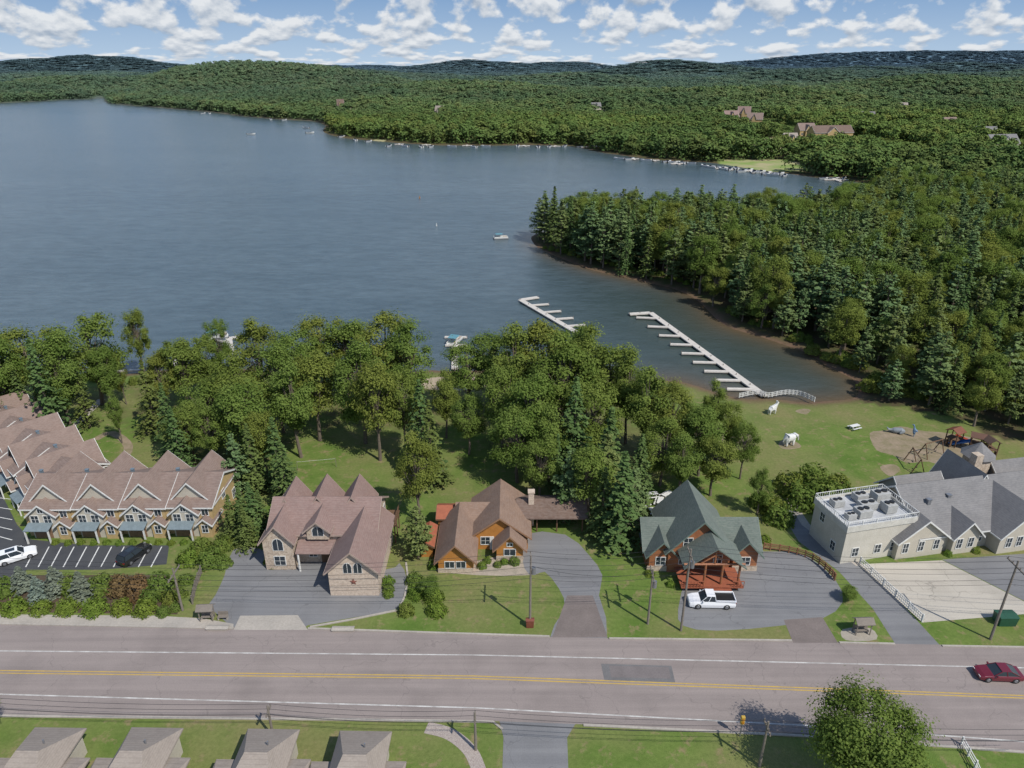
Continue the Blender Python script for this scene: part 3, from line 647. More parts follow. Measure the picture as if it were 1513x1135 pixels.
for i in range(5):
    town((-76.0-i*5.6,93.2+i*4.6,0),math.radians(-42),'tan townhouse with brown gabled roof stepping back towards the lake')
# rose-roofed house
hx,hy=-25,71.6; pt_=M('trim_tan',(.4,.31,.26),.7)
h1=house('brick_house','large stone and brick house with rose shingle gables',(hx,hy,0),0,
 [(-7.4,6.6,7,15.5,0,4.9,7.6,'x',stone),(-8.0,-4.1,5.4,12,0,4.8,7.1,'y',stone),(1.8,8.0,.3,12,0,4.0,6.9,'y',brick),(-7.9,-4.5,11,16.2,0,5.2,7.6,'y',stone),(-3.7,.3,11,16.2,0,5.2,8.0,'y',stone),(1.0,5.0,11,16.2,0,5.2,8.0,'y',stone),(-2.3,.6,6.4,11,4.2,5.8,7.1,'y',stone)],
 stone,r_pink,pt_,[('f',-6,5.4,3.2,1.3,1.8,None,True),('f',-6,5.4,.8,1.4,1.4),('f',4.3,.3,3.6,1.0,1.5,None,True),('f',5.6,.3,3.6,1.0,1.5,None,True),('f',-.8,6.4,4.8,1.4,1.4,None,True),('r',6.6,14,3.2,1.2,1.3),('r',6.6,14,.9,1.2,1.5),('l',-8.0,8,3,1,1.5),('l',1.8,3,1.2,.9,1.2),('l',1.8,5.5,1.2,.9,1.2),('f',-2,7,1,1,1.7)])
d=MB().box(-.9,.6,6.93,6.998,0,2.4); part(h1,'door',d,wood_br)
pr=MB().ext([(4.9,2.9),(7,3.7),(7,3.82),(4.9,3.02)],'x',-3.7,1.4); part(h1,'porch_roof',pr,r_pink)
for x in(-3.4,1.2): part(h1,'post',MB().tube((x,5.1,0),(x,5.1,2.95),.14),white)
st=MB(); n=10; ring=[(4.9+ (.55 if i%2==0 else .23)*math.sin(i*math.pi/5),2.2+(.55 if i%2==0 else .23)*math.cos(i*math.pi/5)) for i in range(n)]
st.add([(x,.27,z) for x,z in ring]+[(4.9,.12,2.2)],[(i,(i+1)%n,n) for i in range(n)]); part(h1,'star_ornament',st,M('star_red',(.2,.07,.05),.6))
bl=MB().box(6.7,8.7,11,15,2.9,3.05); [bl.tube((x,y,0),(x,y,2.9),.1) for x in(8.5,) for y in(11.2,13,14.8)]; [bl.box(8.55,8.65,11,15,3.5+k*.4,3.56+k*.4) for k in(0,1)]; [bl.box(8.55,8.65,y,y+.06,3.05,3.95) for y in np.arange(11,15,.5)]; part(h1,'balcony',bl,wood_br)
# orange cottage
h2=house('orange_cottage','orange cottage with rust brown shingle roofs and stone base',(-4,76,0),0,
 [(-5.8,-1.2,.4,9.5,0,2.2,4.6,'y'),(-1.6,6.2,5.4,14.5,0,2.4,5.4,'y'),(1.9,5.5,3.0,8,0,2.2,4.1,'y'),(-3.6,3,8,13,0,2.4,4.3,'x')],
 orange,r_orange,M('trim_brown',(.3,.17,.1),.7),[('f',-4.3,.4,.8,1.2,1.0),('f',-2.8,.4,.8,1.2,1.0),('f',3.7,3.0,.85,1.5,1.0),('f',3.7,3.0,2.35,.7,.5),('f',.3,5.4,.9,1.2,1.2),('r',6.2,7,.9,1,1.1),('l',-5.8,4,.8,1.2,1.1)],over=.5)
part(h2,'base',MB().box(-5.86,-1.15,.34,.39,0,.75).box(1.85,5.55,2.93,2.99,0,.75),stone)
part(h2,'chimney',MB().box(6.4,7.2,11,11.8,0,5.6).box(6.3,7.3,10.9,11.9,5.6,5.8),brick)
part(h2,'door',MB().box(.9,1.5,5.32,5.398,0,2.2),white)
c=thing('covered_walkway','long low carport with dark brown shingle roof','shelter',(-4,76,0)); r=MB(); wing_roof(r,None,5.0,14.5,9.3,14.6,2.7,3.9,'x',.4); part(c,'roof',r,r_dk)
for x in(7.6,10.5,14.2):
    for y in(9.6,14.2): part(c,'post',MB().tube((x,y,0),(x,y,2.6),.1),wood_br)
house('garden_shed','small shed with bright red roof beside the cottage',(-10.6,85.2,0),0,[(0,3.0,0,3.4,0,2.6,3.5,'x'),(-1.9,-.3,-5.5,-1,0,1.9,2.4,'y')],orange,r_red,wood_br,[('f',1.5,0,1,.9,.9)],cat='shed',over=.3)
# log house
lx,ly=24.7,74
h3=house('log_house','log house with green shingle roof and timber gabled porch',(lx,ly,0),0,
 [(-4.0,4.2,2.5,11.5,0,3.9,8.3,'y'),(-6.6,8.2,4,9.8,0,3.0,5.6,'x'),(-6.4,-3.2,2.8,7,0,3.1,4.9,'y'),(4.8,8.0,2.8,7,0,3.1,4.9,'y')],
 logm,r_green,M('trim_green',(.15,.2,.17),.6),[('f',-4.9,2.8,1.0,1.2,1.2),('f',6.4,2.8,1.0,1.2,1.2),('f',-1.6,2.5,4.2,1.1,1.3),('f',1.6,2.5,4.2,1.1,1.3),('f',-2,2.5,1.4,1,1.4),('f',2.6,2.5,1.4,1,1.4),('r',8.2,7,1,1.2,1.2),('l',-6.6,7,1,1.2,1.2)],over=.6)
pr=MB(); wing_roof(pr,None,-2.4,4.6,-1.0,3.2,3.9,6.6,'y',.5); part(h3,'porch_roof',pr,r_green)
lg=MB()
for x in(-2.2,-.0,2.2,4.4): lg.tube((x,-.9,0),(x,-.9,4.0),.16,.16,8)
lg.tube((-2.8,-.9,4.0),(5,-.9,4.0),.15); lg.tube((1.1,-.9,4.0),(1.1,-.9,6.3),.13); lg.tube((-2.2,-.9,4.0),(1.1,-.9,6.4),.13); lg.tube((4.4,-.9,4.0),(1.1,-.9,6.4),.13); lg.tube((-.8,-.9,4.0),(1.1,-.9,5.4),.1); lg.tube((3,-.9,4.0),(1.1,-.9,5.4),.1)
part(h3,'porch_frame',lg,logm)
dk=MB().box(-3,5,-1.6,2.4,.7,.85)
for k in range(4): dk.box(0,3.4,-1.6-.35*(k+1),-1.6-.35*k,.0,.68-.17*k)
for x in np.arange(-3,5.01,.4):
    if x<-.1 or x>3.5: dk.box(x-.03,x+.03,-1.58,-1.52,.85,1.75)
for a,b in((-3,-.1),(3.5,5)): dk.box(a,b,-1.6,-1.5,1.75,1.83); dk.box(a,b,-1.56,-1.54,1.2,1.26)
part(h3,'deck',dk,M('deck_red',(.33,.1,.05),.7)); part(h3,'door',MB().box(-.5,.6,2.42,2.498,.86,3),wood_br)
part(h3,'base',MB().box(-6.65,-3.1,2.7,2.79,0,.8).box(4.75,8.1,2.7,2.79,0,.8),stone)
# inn with grey roof
R10=math.radians(11)
h4=house('grey_roofed_inn','large cream building with steep grey shingle roofs',(56,80.2,0),R10,
 [(0,34,0,12,0,3.1,7.4,'x'),(-3.6,3.6,-.4,7,0,3.1,6.0,'y'),(4.6,8.6,-.9,6,0,3.1,5.2,'y'),(11,19,-2.0,9,0,3.1,6.9,'y'),(23,30,-1.2,9,0,3.1,6.6,'y'),(3,10,7,13,0,3.4,6.2,'x'),(12,16,6,12.8,0,4.2,7.8,'y'),(20,27,7,14,0,3.4,6.6,'x')],cream,r_grey,white,
 [('f',x,-.4,1,.8,1.5) for x in(-2.4,0,2.4)]+[('f',x,-.9,1,.8,1.5) for x in(5.6,7.4)]+[('f',9.6,0,1,.8,1.5)]+[('f',x,-2.0,1,.8,1.5) for x in(12.5,14.2,15.9,17.6)]+[('f',x,-1.2,1,.8,1.5) for x in(24.2,26.5,28.8)],cat='restaurant')
part(h4,'chimney',MB().box(15.2,16.4,9,10.2,5,8.9),stone)
tw=MB(); cxx,cyy=18.5,12.0; rr_=[[(cxx+2*math.cos(a),cyy+2*math.sin(a),z) for a in np.arange(8)*math.pi/4+.39] for z in(0,7.2)]
tw.loft(rr_); part(h4,'tower',tw,stone)
tp=MB(); tp.loft([[(cxx+q*math.cos(a),cyy+q*math.sin(a),z) for a in np.arange(8)*math.pi/4+.39] for q,z in((2.5,7.21),(.05,9.3))]); part(h4,'tower_roof',tp,r_grey)
part(h4,'entrance_awning',MB().ext([(-3.4,2.3),(-2.05,2.9),(-2.05,2.98),(-3.4,2.38)],'x',17.5,22),M('awning_red',(.35,.04,.05),.7))
for x,y in((3.2,3.5),(21,3),(6.8,4)): part(h4,'roof_vent',MB().box(x-.25,x+.25,y-.25,y+.25,4,6.4).box(x-.32,x+.32,y-.32,y+.32,6.4,6.5),metal)
h5=thing('flat_roofed_kitchen_wing','cream flat roofed block with white rooftop railing','restaurant',(44.6,78.2,0),math.radians(13))
BW,BD=10.6,7.0
part(h5,'wall',MB().box(0,BW,0,BD,0,5.7),M('cream_block',(.56,.53,.46),.8,(.5,.47,.4),.7,6)); 
cor=MB().box(-.15,BW+.15,-.15,.0,5.2,6.05).box(-.15,BW+.15,BD,BD+.15,5.2,6.05).box(-.15,-.001,0,BD,5.2,6.05).box(BW+.001,BW+.15,0,BD,5.2,6.05); part(h5,'parapet',cor,M('parapet_white',(.62,.6,.54),.7))
part(h5,'roof',MB().box(.01,BW-.01,.01,BD-.01,5.7,5.75),M('roof_membrane',(.55,.56,.57),.7,(.36,.37,.38),.5,3))
rl=MB()
for (a,b) in (((-.1,-.1),(BW+.1,-.1)),((BW+.1,-.1),(BW+.1,BD+.1)),((BW+.1,BD+.1),(-.1,BD+.1)),((-.1,BD+.1),(-.1,-.1))):
    A=Vector((a[0],a[1],-.45));B=Vector((b[0],b[1],-.45)); L=(B-A).length; n=int(L/.35)
    for z in(6.6,7.3): rl.tube(A+Vector((0,0,z)),B+Vector((0,0,z)),.05,.05,4)
    for i in range(n+1): p=A.lerp(B,i/n); rl.tube(p+Vector((0,0,6.5)),p+Vector((0,0,7.3)),.08 if i%6==0 else .026,None,4)
part(h5,'railing',rl,white)
for x in(2,5.5,8): window(h5,'f',x,0,1,.9,1.3)
window(h5,'l',0,2,1,.9,1.3); window(h5,'l',0,5,3.6,.9,1.3)
part(h5,'door',MB().box(9.2,10.3,-.06,-.002,0,2.2),metal)
cr=Matrix.Rotation(math.radians(13),4,'Z')
acm=M('ac_metal',(.45,.45,.43),.6)
def acu(x,y,w,d,hh,first=[None]):
    p=Vector((44.6,78.2,5.76))+cr@Vector((x,y,0))
    if first[0]: return duplicate(first[0],p,math.radians(13),(w/2,d/1.6,hh/1.3),'rooftop air conditioners')
    o=thing('air_conditioner','grey metal air conditioner unit on the flat roof','air conditioner',p,math.radians(13),'rooftop air conditioners')
    part(o,'casing',MB().box(-1,1,-.8,.8,.12,1.2).box(-.9,.9,-.7,-.6,0,.12).box(-.9,.9,.6,.7,0,.12),acm,bevel=.03)
    for q in(-.45,.45): part(o,'fan',MB().tube((q,0,1.2),(q,0,1.35),.38,.38,12),black)
    o.scale=(w/2,d/1.6,hh/1.3); first[0]=o
for a in((2.0,5.2,1.6,1.3,1.1),(3.8,2.2,2.0,1.6,1.3),(5.6,3.6,2.4,1.4,1.2),(6.0,5.7,1.8,1.4,1.2),(8.0,2.4,1.6,1.6,1.5),(8.7,5.0,2.2,1.6,1.6),(1.8,2,1.3,1.0,.9)): acu(*a)
# row houses across the road
for i,(u,v) in enumerate([(85,1074),(228,1074),(400,1076),(536,1079)]):
    x,y=G(u,v,3.0); o=thing('row_house','row house with weathered tan hipped shingle roof and low wings','house',(x,y-8.4,0),math.radians(-1),'row houses across the road')
    part(o,'wall',MB().box(-1.9,2.3,.4,8,0,2.75).box(2.31,4.0,-.6,5,0,2.2).box(-4.0,-1.91,-.6,5,0,2.0),cream)
    part(o,'roof',MB().hip(-2.4,2.7,-.1,8.4,2.75,5.0,1.5).hip(2.0,4.5,-1,5.6,2.2,3.2,.8).hip(-4.5,-1.6,-1,5.6,2.0,3.0,.9),r_tan)
    part(o,'roof_vent',MB().tube((.8,5.4,3.5),(.8,5.4,4.9),.08),metal)
    window(o,'f',0,.4,1,1.2,1.2); window(o,'b',0,8,1,1.2,1.2)
# ---------- fences, poles
def fence(name,label,px,h,mat,sp=2.2,rails=(.45,.9),pick=0,smooth=0,z=0,r=.05):
    pts=[Vector((*G(u,v,0),z)) for u,v in px]
    if smooth: pts=[Vector((*p,z)) for p in catmull([(q.x,q.y) for q in pts],smooth,False)]
    ra=MB();pc=MB(); f=thing(name,label,'fence')
    for a,b in zip(pts[:-1],pts[1:]):
        L=(b-a).length; n=max(1,round(L/sp))
        for i in range(n+1 if b==pts[-1] else n): p=a.lerp(b,i/n); part(f,'post',MB().box(p.x-.07,p.x+.07,p.y-.07,p.y+.07,z,z+h+.08),mat)
        for k in rails: ra.tube(a+Vector((0,0,k)),b+Vector((0,0,k)),r,r,4)
        if pick:
            m=max(1,int(L/pick))
            for i in range(m): p=a.lerp(b,(i+.5)/m); pc.box(p.x-.035,p.x+.035,p.y-.03,p.y+.03,z+.1,z+h)
    part(f,'rail',ra,mat)
    if pick: part(f,'picket',pc,mat)
fence('white_fence','white railing along the concrete lot edge',[(1270,833),(1362,919)],1.1,white,2.4,(.3,.7,1.05),.3)
fence('white_fence','curved white railing at the dock landing',[(1092,588),(1118,583),(1135,587),(1160,583),(1182,585),(1203,594)],1.0,white,2.0,(.2,.6,1.0),.35,4)
fence('split_rail_fence','curved brown timber rail fence around the lot',[(1128,812),(1165,817),(1200,828),(1225,848),(1233,858)],1.1,M('rail_brown',(.25,.12,.06),.8),2.0,(.35,.7,1.0),0,3,r=.09)
fence('wooden_fence','weathered stepped wooden fence beside the driveway',[(298,848),(290,870),(285,893)],1.3,wood_gr,1.6,(.3,.7,1.1),.25)
fence('split_rail_fence','low timber guard rail at the playground lawn',[(975,740),(1000,745)],.8,wood_br,2.0,(.4,.7))
fence('white_fence','white end railing beside the highway',[(1420,1100),(1440,1135),(1455,1170)],1.0,white,1.5,(.3,.6,.95))
poles=[]
def pole(u,v,hh,arm=1.6,tr=True,lab='weathered wooden utility pole with crossarm and transformer'):
    x,y=G(u,v,0); o=thing('utility_pole',lab,'utility pole',(x,y,0),0,'utility poles along the highway')
    part(o,'mast',MB().tube((0,0,-.2),(0,0,hh),.16,.1,8),wood_gr)
    c=MB().box(-.06,.06,-arm,arm,hh-.9,hh-.75)
    [c.tube((0,q,hh-.75),(0,q,hh-.5),.05) for q in(-arm*.9,-arm*.4,arm*.4,arm*.9)]; part(o,'crossarm',c,wood_gr)
    if tr: part(o,'transformer',MB().tube((.35,0,hh-2.6),(.35,0,hh-1.7),.25,.25,10),metal)
    poles.append((x,y,hh)); return o
pole(783,925,10.5); pole(957,922,8.2); pole(1006,932,12); pole(1463,945,11.5,tr=False); pole(270,902,6.5,tr=False)
pole(-300,905,11); pole(1900,960,11)
def wire(a,b,sag=.9):
    pts=[Vector(a).lerp(Vector(b),t)-Vector((0,0,sag*4*t*(1-t))) for t in np.linspace(0,1,13)]
    mb=MB(); [mb.tube(p,q,.022,.022,3) for p,q in zip(pts[:-1],pts[1:])]
    solo('overhead_wire','thin dark overhead wire strung between utility poles','wire',mb,black,group='overhead wires along the highway')
order=[poles[5],poles[4],poles[0],poles[2],poles[3],poles[6]]
for a,b in zip(order[:-1],order[1:]):
    for q,dz_ in((-1.4,-.5),(-.6,-.5),(.6,-.5),(1.4,-.5),(0,-2.6),(0,-3.3)): wire((a[0],a[1]+q,a[2]+dz_),(b[0],b[1]+q,b[2]+dz_))
wire((poles[1][0],poles[1][1],7.7),(poles[2][0],poles[2][1],10)); wire((poles[1][0],poles[1][1],7.7),(poles[0][0],poles[0][1],9))
n0=len(poles)
pole(1122,1132,6.0,.9,False,'slim utility pole on the verge across the road'); pole(703,1108,5.2,.7,False,'slim utility pole on the verge across the road'); pole(404,1090,4.5,.7,False,'slim utility pole on the verge across the road')
pl=poles[n0:]; L0=(pl[2][0]-30,pl[2][1]+.5,5); R0=(pl[0][0]+28,pl[0][1]-1,6)
seq=[L0,pl[2],pl[1],pl[0],R0]
for a,b in zip(seq[:-1],seq[1:]):
    for q,dz_ in((-.6,-.5),(0,-.5),(.6,-.5),(0,-1.3)): wire((a[0],a[1]+q,a[2]+dz_),(b[0],b[1]+q,b[2]+dz_),.5)
x,y=G(1093,1088); o=thing('warning_beacon','yellow warning beacon on a post beside the road','sign',(x,y,0)); part(o,'post',MB().tube((0,0,0),(0,0,1.8),.06),metal); part(o,'beacon',MB().box(-.2,.2,-.15,.15,1.8,2.8),yellow,bevel=.05)
for z in(2.5,2.1): part(o,'lens',MB().tube((0,-.15,z),(0,-.22,z),.12,.12,10),M('amber',(.5,.2,.02),.3))
def benchbox(u,v,label,w=1.6,canopy=True):
    x,y=G(u,v); o=thing('roadside_bench',label,'bench',(x,y,0),.05)
    part(o,'seat',MB().box(-w/2,w/2,-.25,.25,.42,.5),wood_gr); part(o,'backrest',MB().box(-w/2,w/2,.25,.31,.5,1.0),wood_gr)
    part(o,'leg',MB().box(-w/2,-w/2+.15,-.2,.2,0,.42),conc); part(o,'leg',MB().box(w/2-.15,w/2,-.2,.2,0,.42),conc)
    if canopy:
        for xx in(-w/2-.1,w/2):
            part(o,'post',MB().box(xx,xx+.1,-.45,-.37,0,1.75),wood_gr); part(o,'post',MB().box(xx,xx+.1,.35,.43,0,1.95),wood_gr)
        part(o,'canopy',MB().ext([(-.7,1.7),(0,2.2),(.7,1.7),(.7,1.78),(0,2.3),(-.7,1.78)],'x',-w/2-.3,w/2+.3),wood_gr)
sheet('dirt_patch',[(1245,930),(1285,928),(1295,945),(1250,946)],.004,M('gravel_bed',(.38,.34,.28),.95),3)
benchbox(1272,935,'covered grey wooden bench in a gravel bed'); benchbox(307,915,'grey wooden bench near the sidewalk',1.4,True); benchbox(330,915,'plain wooden bench near the sidewalk',1.2,False)
def crate(u,v,label,m_,w,d,hh,cat,name):
    x,y=G(u,v); o=thing(name,label,cat,(x,y,0)); part(o,'body',MB().loft([[(-w/2*.92,-d/2*.92,0),(w/2*.92,-d/2*.92,0),(w/2*.92,d/2*.92,0),(-w/2*.92,d/2*.92,0)],[(-w/2,-d/2,hh),(w/2,-d/2,hh),(w/2,d/2,hh),(-w/2,d/2,hh)]]),m_,bevel=.02)
    part(o,'lid',MB().ext([(-d/2-.05,hh+.01),(0,hh+.14),(d/2+.05,hh+.01)],'x',-w/2-.05,w/2+.05),m_)
crate(783,926,'brown wooden cabinet at the pole base',M('cab',(.2,.06,.035),.6),.95,.6,1.1,'cabinet','utility_cabinet')
crate(1483,920,'dark green steel dumpster beside the lot',M('dgreen',(.02,.09,.05),.5),2.2,1.5,1.3,'dumpster','dumpster')
for u,v in((322,929),(507,931)): crate(u,v,'grey concrete storm drain box at the kerb',conc,2.6,.7,.25,'drain','storm_drain')
# ---------- vehicles
def wheels(o,xs_,w,r=.34):
    for x in xs_:
        for s in(-1,1):
            t=part(o,'wheel',MB().tube((x,s*(w-.24),r),(x,s*(w-.0),r),r,r,14),rubber); part(t,'rim',MB().tube((x,s*(w-.02),r),(x,s*(w+.015),r),r*.62,r*.55,10),metal)
def carpaint(name,c):
    m,nt,b=newmat(name); b.inputs['Base Color'].default_value=(*c,1); b.inputs['Roughness'].default_value=.25; b.inputs['Coat Weight'].default_value=.6; return m
def car(name,label,loc,rot,paint,L=4.7,W=.93,kind='sedan',cat='car'):
    o=thing(name,label,cat,loc,rot)
    def ring(x,wb,zb,w,zm,zt): return [(x,-wb,zb),(x,-w,zm-.12),(x,-w,zm),(x,-w*.9,zt),(x,w*.9,zt),(x,w,zm),(x,w,zm-.12),(x,wb,zb)]
    h=L/2; hb={'sedan':.93,'suv':1.08,'pickup':1.15}[kind]; k=hb
    body=MB().loft([ring(-h,W*.75,.38,W*.8,.6,k-.16),ring(-h+.12,W*.88,.28,W*.92,.68,k-.06),ring(-h*.62,W*.95,.24,W,.75,k),ring(-h*.2,W*.95,.24,W,.75,k),ring(h*.25,W*.95,.24,W,.75,k),ring(h*.45,W*.95,.24,W,.74,k-.02),ring(h*.8,W*.93,.25,W*.96,.7,k-.12),ring(h-.08,W*.85,.3,W*.86,.62,k-.25),ring(h,W*.7,.36,W*.72,.56,k-.34)])
    part(o,'body',body,paint,bevel=.03,smooth=False)
    if kind=='sedan': x0,x1,t0,t1,zt=-h*.78,h*.42,-h*.35,h*.05,1.42
    elif kind=='suv': x0,x1,t0,t1,zt=-h*.94,h*.42,-h*.82,h*.12,1.7
    else: x0,x1,t0,t1,zt=-h*.12,h*.52,-h*.08,h*.26,1.85
    wb,wt=W*.9,W*.7
    gh=MB().loft([[(x0,-wb,k-.03),(x1,-wb,k-.03),(x1,wb,k-.03),(x0,wb,k-.03)],[(t0,-wt,zt-.05),(t1,-wt,zt-.05),(t1,wt,zt-.05),(t0,wt,zt-.05)]]); part(o,'window',gh,glass,bevel=.02)
    rf=MB().box(t0-.05,t1+.05,-wt-.03,wt+.03,zt-.05,zt); part(o,'roof',rf,paint,bevel=.03)
    pl_=MB()
    for s in(-1,1):
        for (xa,xb) in((x0,t0),(x1,t1),((x0+x1)/2,(t0+t1)/2)): pl_.tube((xa,s*(wb+.0),k-.02),(xb,s*(wt+.01),zt-.04),.045,.045,4)
    part(o,'pillar',pl_,paint)
    if kind=='pickup':
        part(o,'bed',MB().box(-h+.18,x0-.12,-W*.78,W*.78,k+.002,k+.03),black)
        part(o,'bed_wall',MB().box(-h+.05,x0-.04,-W*.95,-W*.8,k-.05,k+.2).box(-h+.05,x0-.04,W*.8,W*.95,k-.05,k+.2).box(-h+.03,-h+.14,-W*.8,W*.8,k-.05,k+.2),paint,bevel=.02)
    if kind=='suv': part(o,'sunroof',MB().box(t0+.9,t1-.25,-wt*.6,wt*.6,zt+.001,zt+.02),glass)
    for s in(-1,1):
        part(o,'headlight',MB().box(h-.16,h-.02,s*W*.6-.17,s*W*.6+.17,k-.38,k-.26),white); part(o,'tail_light',MB().box(-h-.01,-h+.1,s*W*.68-.14,s*W*.68+.14,k-.36,k-.2),M('tail',(.3,.01,.01),.3))
        part(o,'mirror',MB().box(x1-.35,x1-.2,s*(W+.08)-.09,s*(W+.08)+.09,k-.0,k+.14),paint)
    wheels(o,(-h*.6,h*.62),W,.36 if kind!='pickup' else .4); return o
x,y=G(1050,893); car('pickup_truck','white pickup truck parked on the asphalt lot',(x,y,.01),math.pi-.03,carpaint('white_car',(.75,.76,.78)),5.8,1.0,'pickup','truck')
x,y=G(26,826); car('parked_car','white car with dark sunroof in the parking lot',(x,y,.01),math.radians(35),carpaint('white_car2',(.78,.79,.8)),4.8,.95,'suv')
x,y=G(200,824); car('parked_car','black car parked between painted lines',(x,y,.01),math.radians(68),carpaint('black_car',(.015,.016,.018)),4.7,.93,'suv')
x,y=G(1473,1000); car('sports_car','dark red car driving along the highway',(x,y,.02),math.pi-.05,carpaint('red_car',(.13,.01,.02)),4.8,.95,'sedan')
# ---------- docks
dockm=M('dock_plank',(.62,.58,.52),.8,(.52,.48,.43),1,8)
def dock(label,spine,fingers,w=1.7):
    o=thing('dock',label,'dock')
    def seg(mb,a,b,w_,z=.0):
        A=Vector((*G(*a,-.1),0));B=Vector((*G(*b,-.1),0)); d=(B-A).normalized(); q=Vector((-d.y,d.x,0))*w_/2
        mb.loft([[A-q+Vector((0,0,-.3)),A+q+Vector((0,0,-.3)),A+q+Vector((0,0,-.02+z)),A-q+Vector((0,0,-.02+z))],[B-q+Vector((0,0,-.3)),B+q+Vector((0,0,-.3)),B+q+Vector((0,0,-.02+z)),B-q+Vector((0,0,-.02+z))]])
        return A,B
    m1=MB()
    for i,(a,b) in enumerate(zip(spine[:-1],spine[1:])):
        A,B=seg(m1,a,b,w,.004*i); n=int((B-A).length/6)+1
        for k in range(n+1): p=A.lerp(B,k/n); part(o,'piling',MB().tube((p.x,p.y,-3),(p.x,p.y,.35),.09,.09,6),wood_gr)
    for a,b in fingers:
        m2=MB(); A,B=seg(m2,a,b,.95,.01); part(o,'finger_pier',m2,dockm); part(o,'piling',MB().tube((B.x,B.y,-3),(B.x,B.y,.4),.09,.09,6),wood_gr)
    part(o,'walkway',m1,dockm)
fg=[]
for i in range(9):
    t=i/8*.86+.06; u=960+t*170; v=463+t*122; fg.append(((u,v),(u-30-i*1.6,v-1.5+i*.1)))
dock('long white plank dock with short finger piers',[(930,464),(961,462),(1130,585)],fg,1.6)
fg=[]
for i in range(4):
    t=i/4*.85+.15; u=770+t*85; v=444+t*48; fg.append(((u,v),(u+28,v-2)))
dock('white plank dock with finger piers in the lake',[(795,439),(769,443),(850,490)],fg,1.6)
dock('short white dock in the lake by the trees',[(672,545),(672,497)],[((658,510),(690,510)),((657,498),(690,498))],1.5)
dock('small dock by the beach',[(345,540),(338,500),(356,497)],[((338,505),(318,503))],1.5)
dock('small dock by the beach',[(575,545),(573,520)],[],1.2); dock('small dock by the beach',[(262,548),(258,528)],[],1.2)
dock('bare wooden jetty at the beach',[(160,549),(215,546)],[],.7)
# ---------- boats
canv=M('canopy_blue',(.12,.3,.36),.7)
def motorboat():
    o=thing('motorboat','small white motorboat floating beside a dock','boat',(0,0,0),0,'boats moored along the far shore')
    def r(x,w,zb,zt): return [(x,-w,zt),(x,-w*.6,zb),(x,w*.6,zb),(x,w,zt)]
    part(o,'hull',MB().loft([r(-3,1.1,-.2,.7),r(0,1.2,-.2,.75),r(2,.8,-.1,.9),r(3.2,.08,.3,1.05)]),white)
    part(o,'cockpit',MB().box(-2.4,.6,-.8,.8,.755,.8),M('seat_blue',(.06,.08,.14),.6)); part(o,'windshield',MB().ext([(.6,.8),(1.1,.84),(.5,1.35),(.44,1.35)],'y',-.8,.8),glass); part(o,'engine',MB().box(-3.4,-3.0,-.2,.2,0,1.1),black); return o
def pontoon():
    o=thing('pontoon_boat','white pontoon boat with railing and sun canopy','boat',(0,0,0),0,'pontoon boats on the lake')
    for s in(-1,1): part(o,'pontoon',MB().tube((-3.5,s,.1),(3.2,s,.1),.32,.32,10).tube((3.2,s,.1),(3.9,s,.25),.32,.05,10),metal)
    part(o,'deck',MB().box(-3.6,3.5,-1.3,1.3,.42,.55),white)
    part(o,'railing',MB().box(-3.4,3.3,-1.3,-1.25,.56,1.2).box(-3.4,3.3,1.25,1.3,.56,1.2).box(3.25,3.3,-1.2,1.2,.56,1.2).box(-3.45,-3.4,-1.2,.4,.56,1.2),white)
    stn=M('seat_tan',(.5,.4,.3),.6)
    for b4 in((-3.2,-1.8,-1.2,-.5),(1.4,3.1,.5,1.2),(1.4,3.1,-1.2,-.5)): part(o,'seat',MB().box(*b4,.56,1.0),stn)
    part(o,'canopy',MB().box(-2.6,.8,-1.25,1.25,2.3,2.38),canv); part(o,'canopy_frame',MB().tube((-2.5,-1.2,.6),(-2.5,-1.2,2.3),.03).tube((.7,-1.2,.6),(.7,-1.2,2.3),.03).tube((-2.5,1.2,.6),(-2.5,1.2,2.3),.03).tube((.7,1.2,.6),(.7,1.2,2.3),.03),metal); return o
mbt=motorboat(); pnt=pontoon()
x,y=G(740,353,LZ); pnt.location=(x,y,LZ+.1); pnt.rotation_euler[2]=.2; pnt.scale=(.8,.9,.8)
for u,v,r in((672,507,1.3),(320,500,.4)): x,y=G(u,v,LZ); duplicate(pnt,(x,y,LZ+.1),r)
first=True
bl=[(371,199,.1),(452,190,2.9),(458,197,.3),(645,334,1)]
bl+=[(u,260-(1160-u)*.11+random.uniform(-2,2),random.uniform(0,3)) for u in range(1042,1162,9)]
bl+=[(u,265,random.uniform(0,3)) for u in(1217,1232,1246)]+[(u,238+(u-950)*.07,random.uniform(0,3)) for u in(915,930,955,985,995,1008,1020)]
bl+=[(u,217.5+random.uniform(-.7,.7),random.uniform(0,3)) for u in(575,598,622,637,668,700,718,765,795,812,835,872,884,893)]+[(545,210,1),(525,208,2),(505,203,1),(420,178,1),(400,177,2),(300,168,1),(310,168,2)]
for u,v,r in bl:
    x,y=G(u,v,LZ); s=1.0 if v>260 else 1.3
    if u==645: 
        solo('buoy','small white marker buoy floating on the lake','buoy',MB().loft([[(.3*math.cos(a),.3*math.sin(a),z*1.0) for a in np.linspace(0,5.5,8)] for z in(-.2,.3,.31)]).tube((0,0,.3),(0,0,1.2),.16,.1,8),white,(x,y,LZ)); continue
    if first: mbt.location=(x,y,LZ+.15); mbt.rotation_euler[2]=r; mbt.scale=(s,s,s); first=False
    else: duplicate(mbt,(x,y,LZ+.15),r,(s,s,s))
x,y=G(620,293,LZ); solo('buoy','small orange marker buoy floating on the lake','buoy',MB().tube((0,0,-.2),(0,0,.5),.35,.3,8).tube((0,0,.5),(0,0,1.2),.14,.1,8),orange,(x,y,LZ))
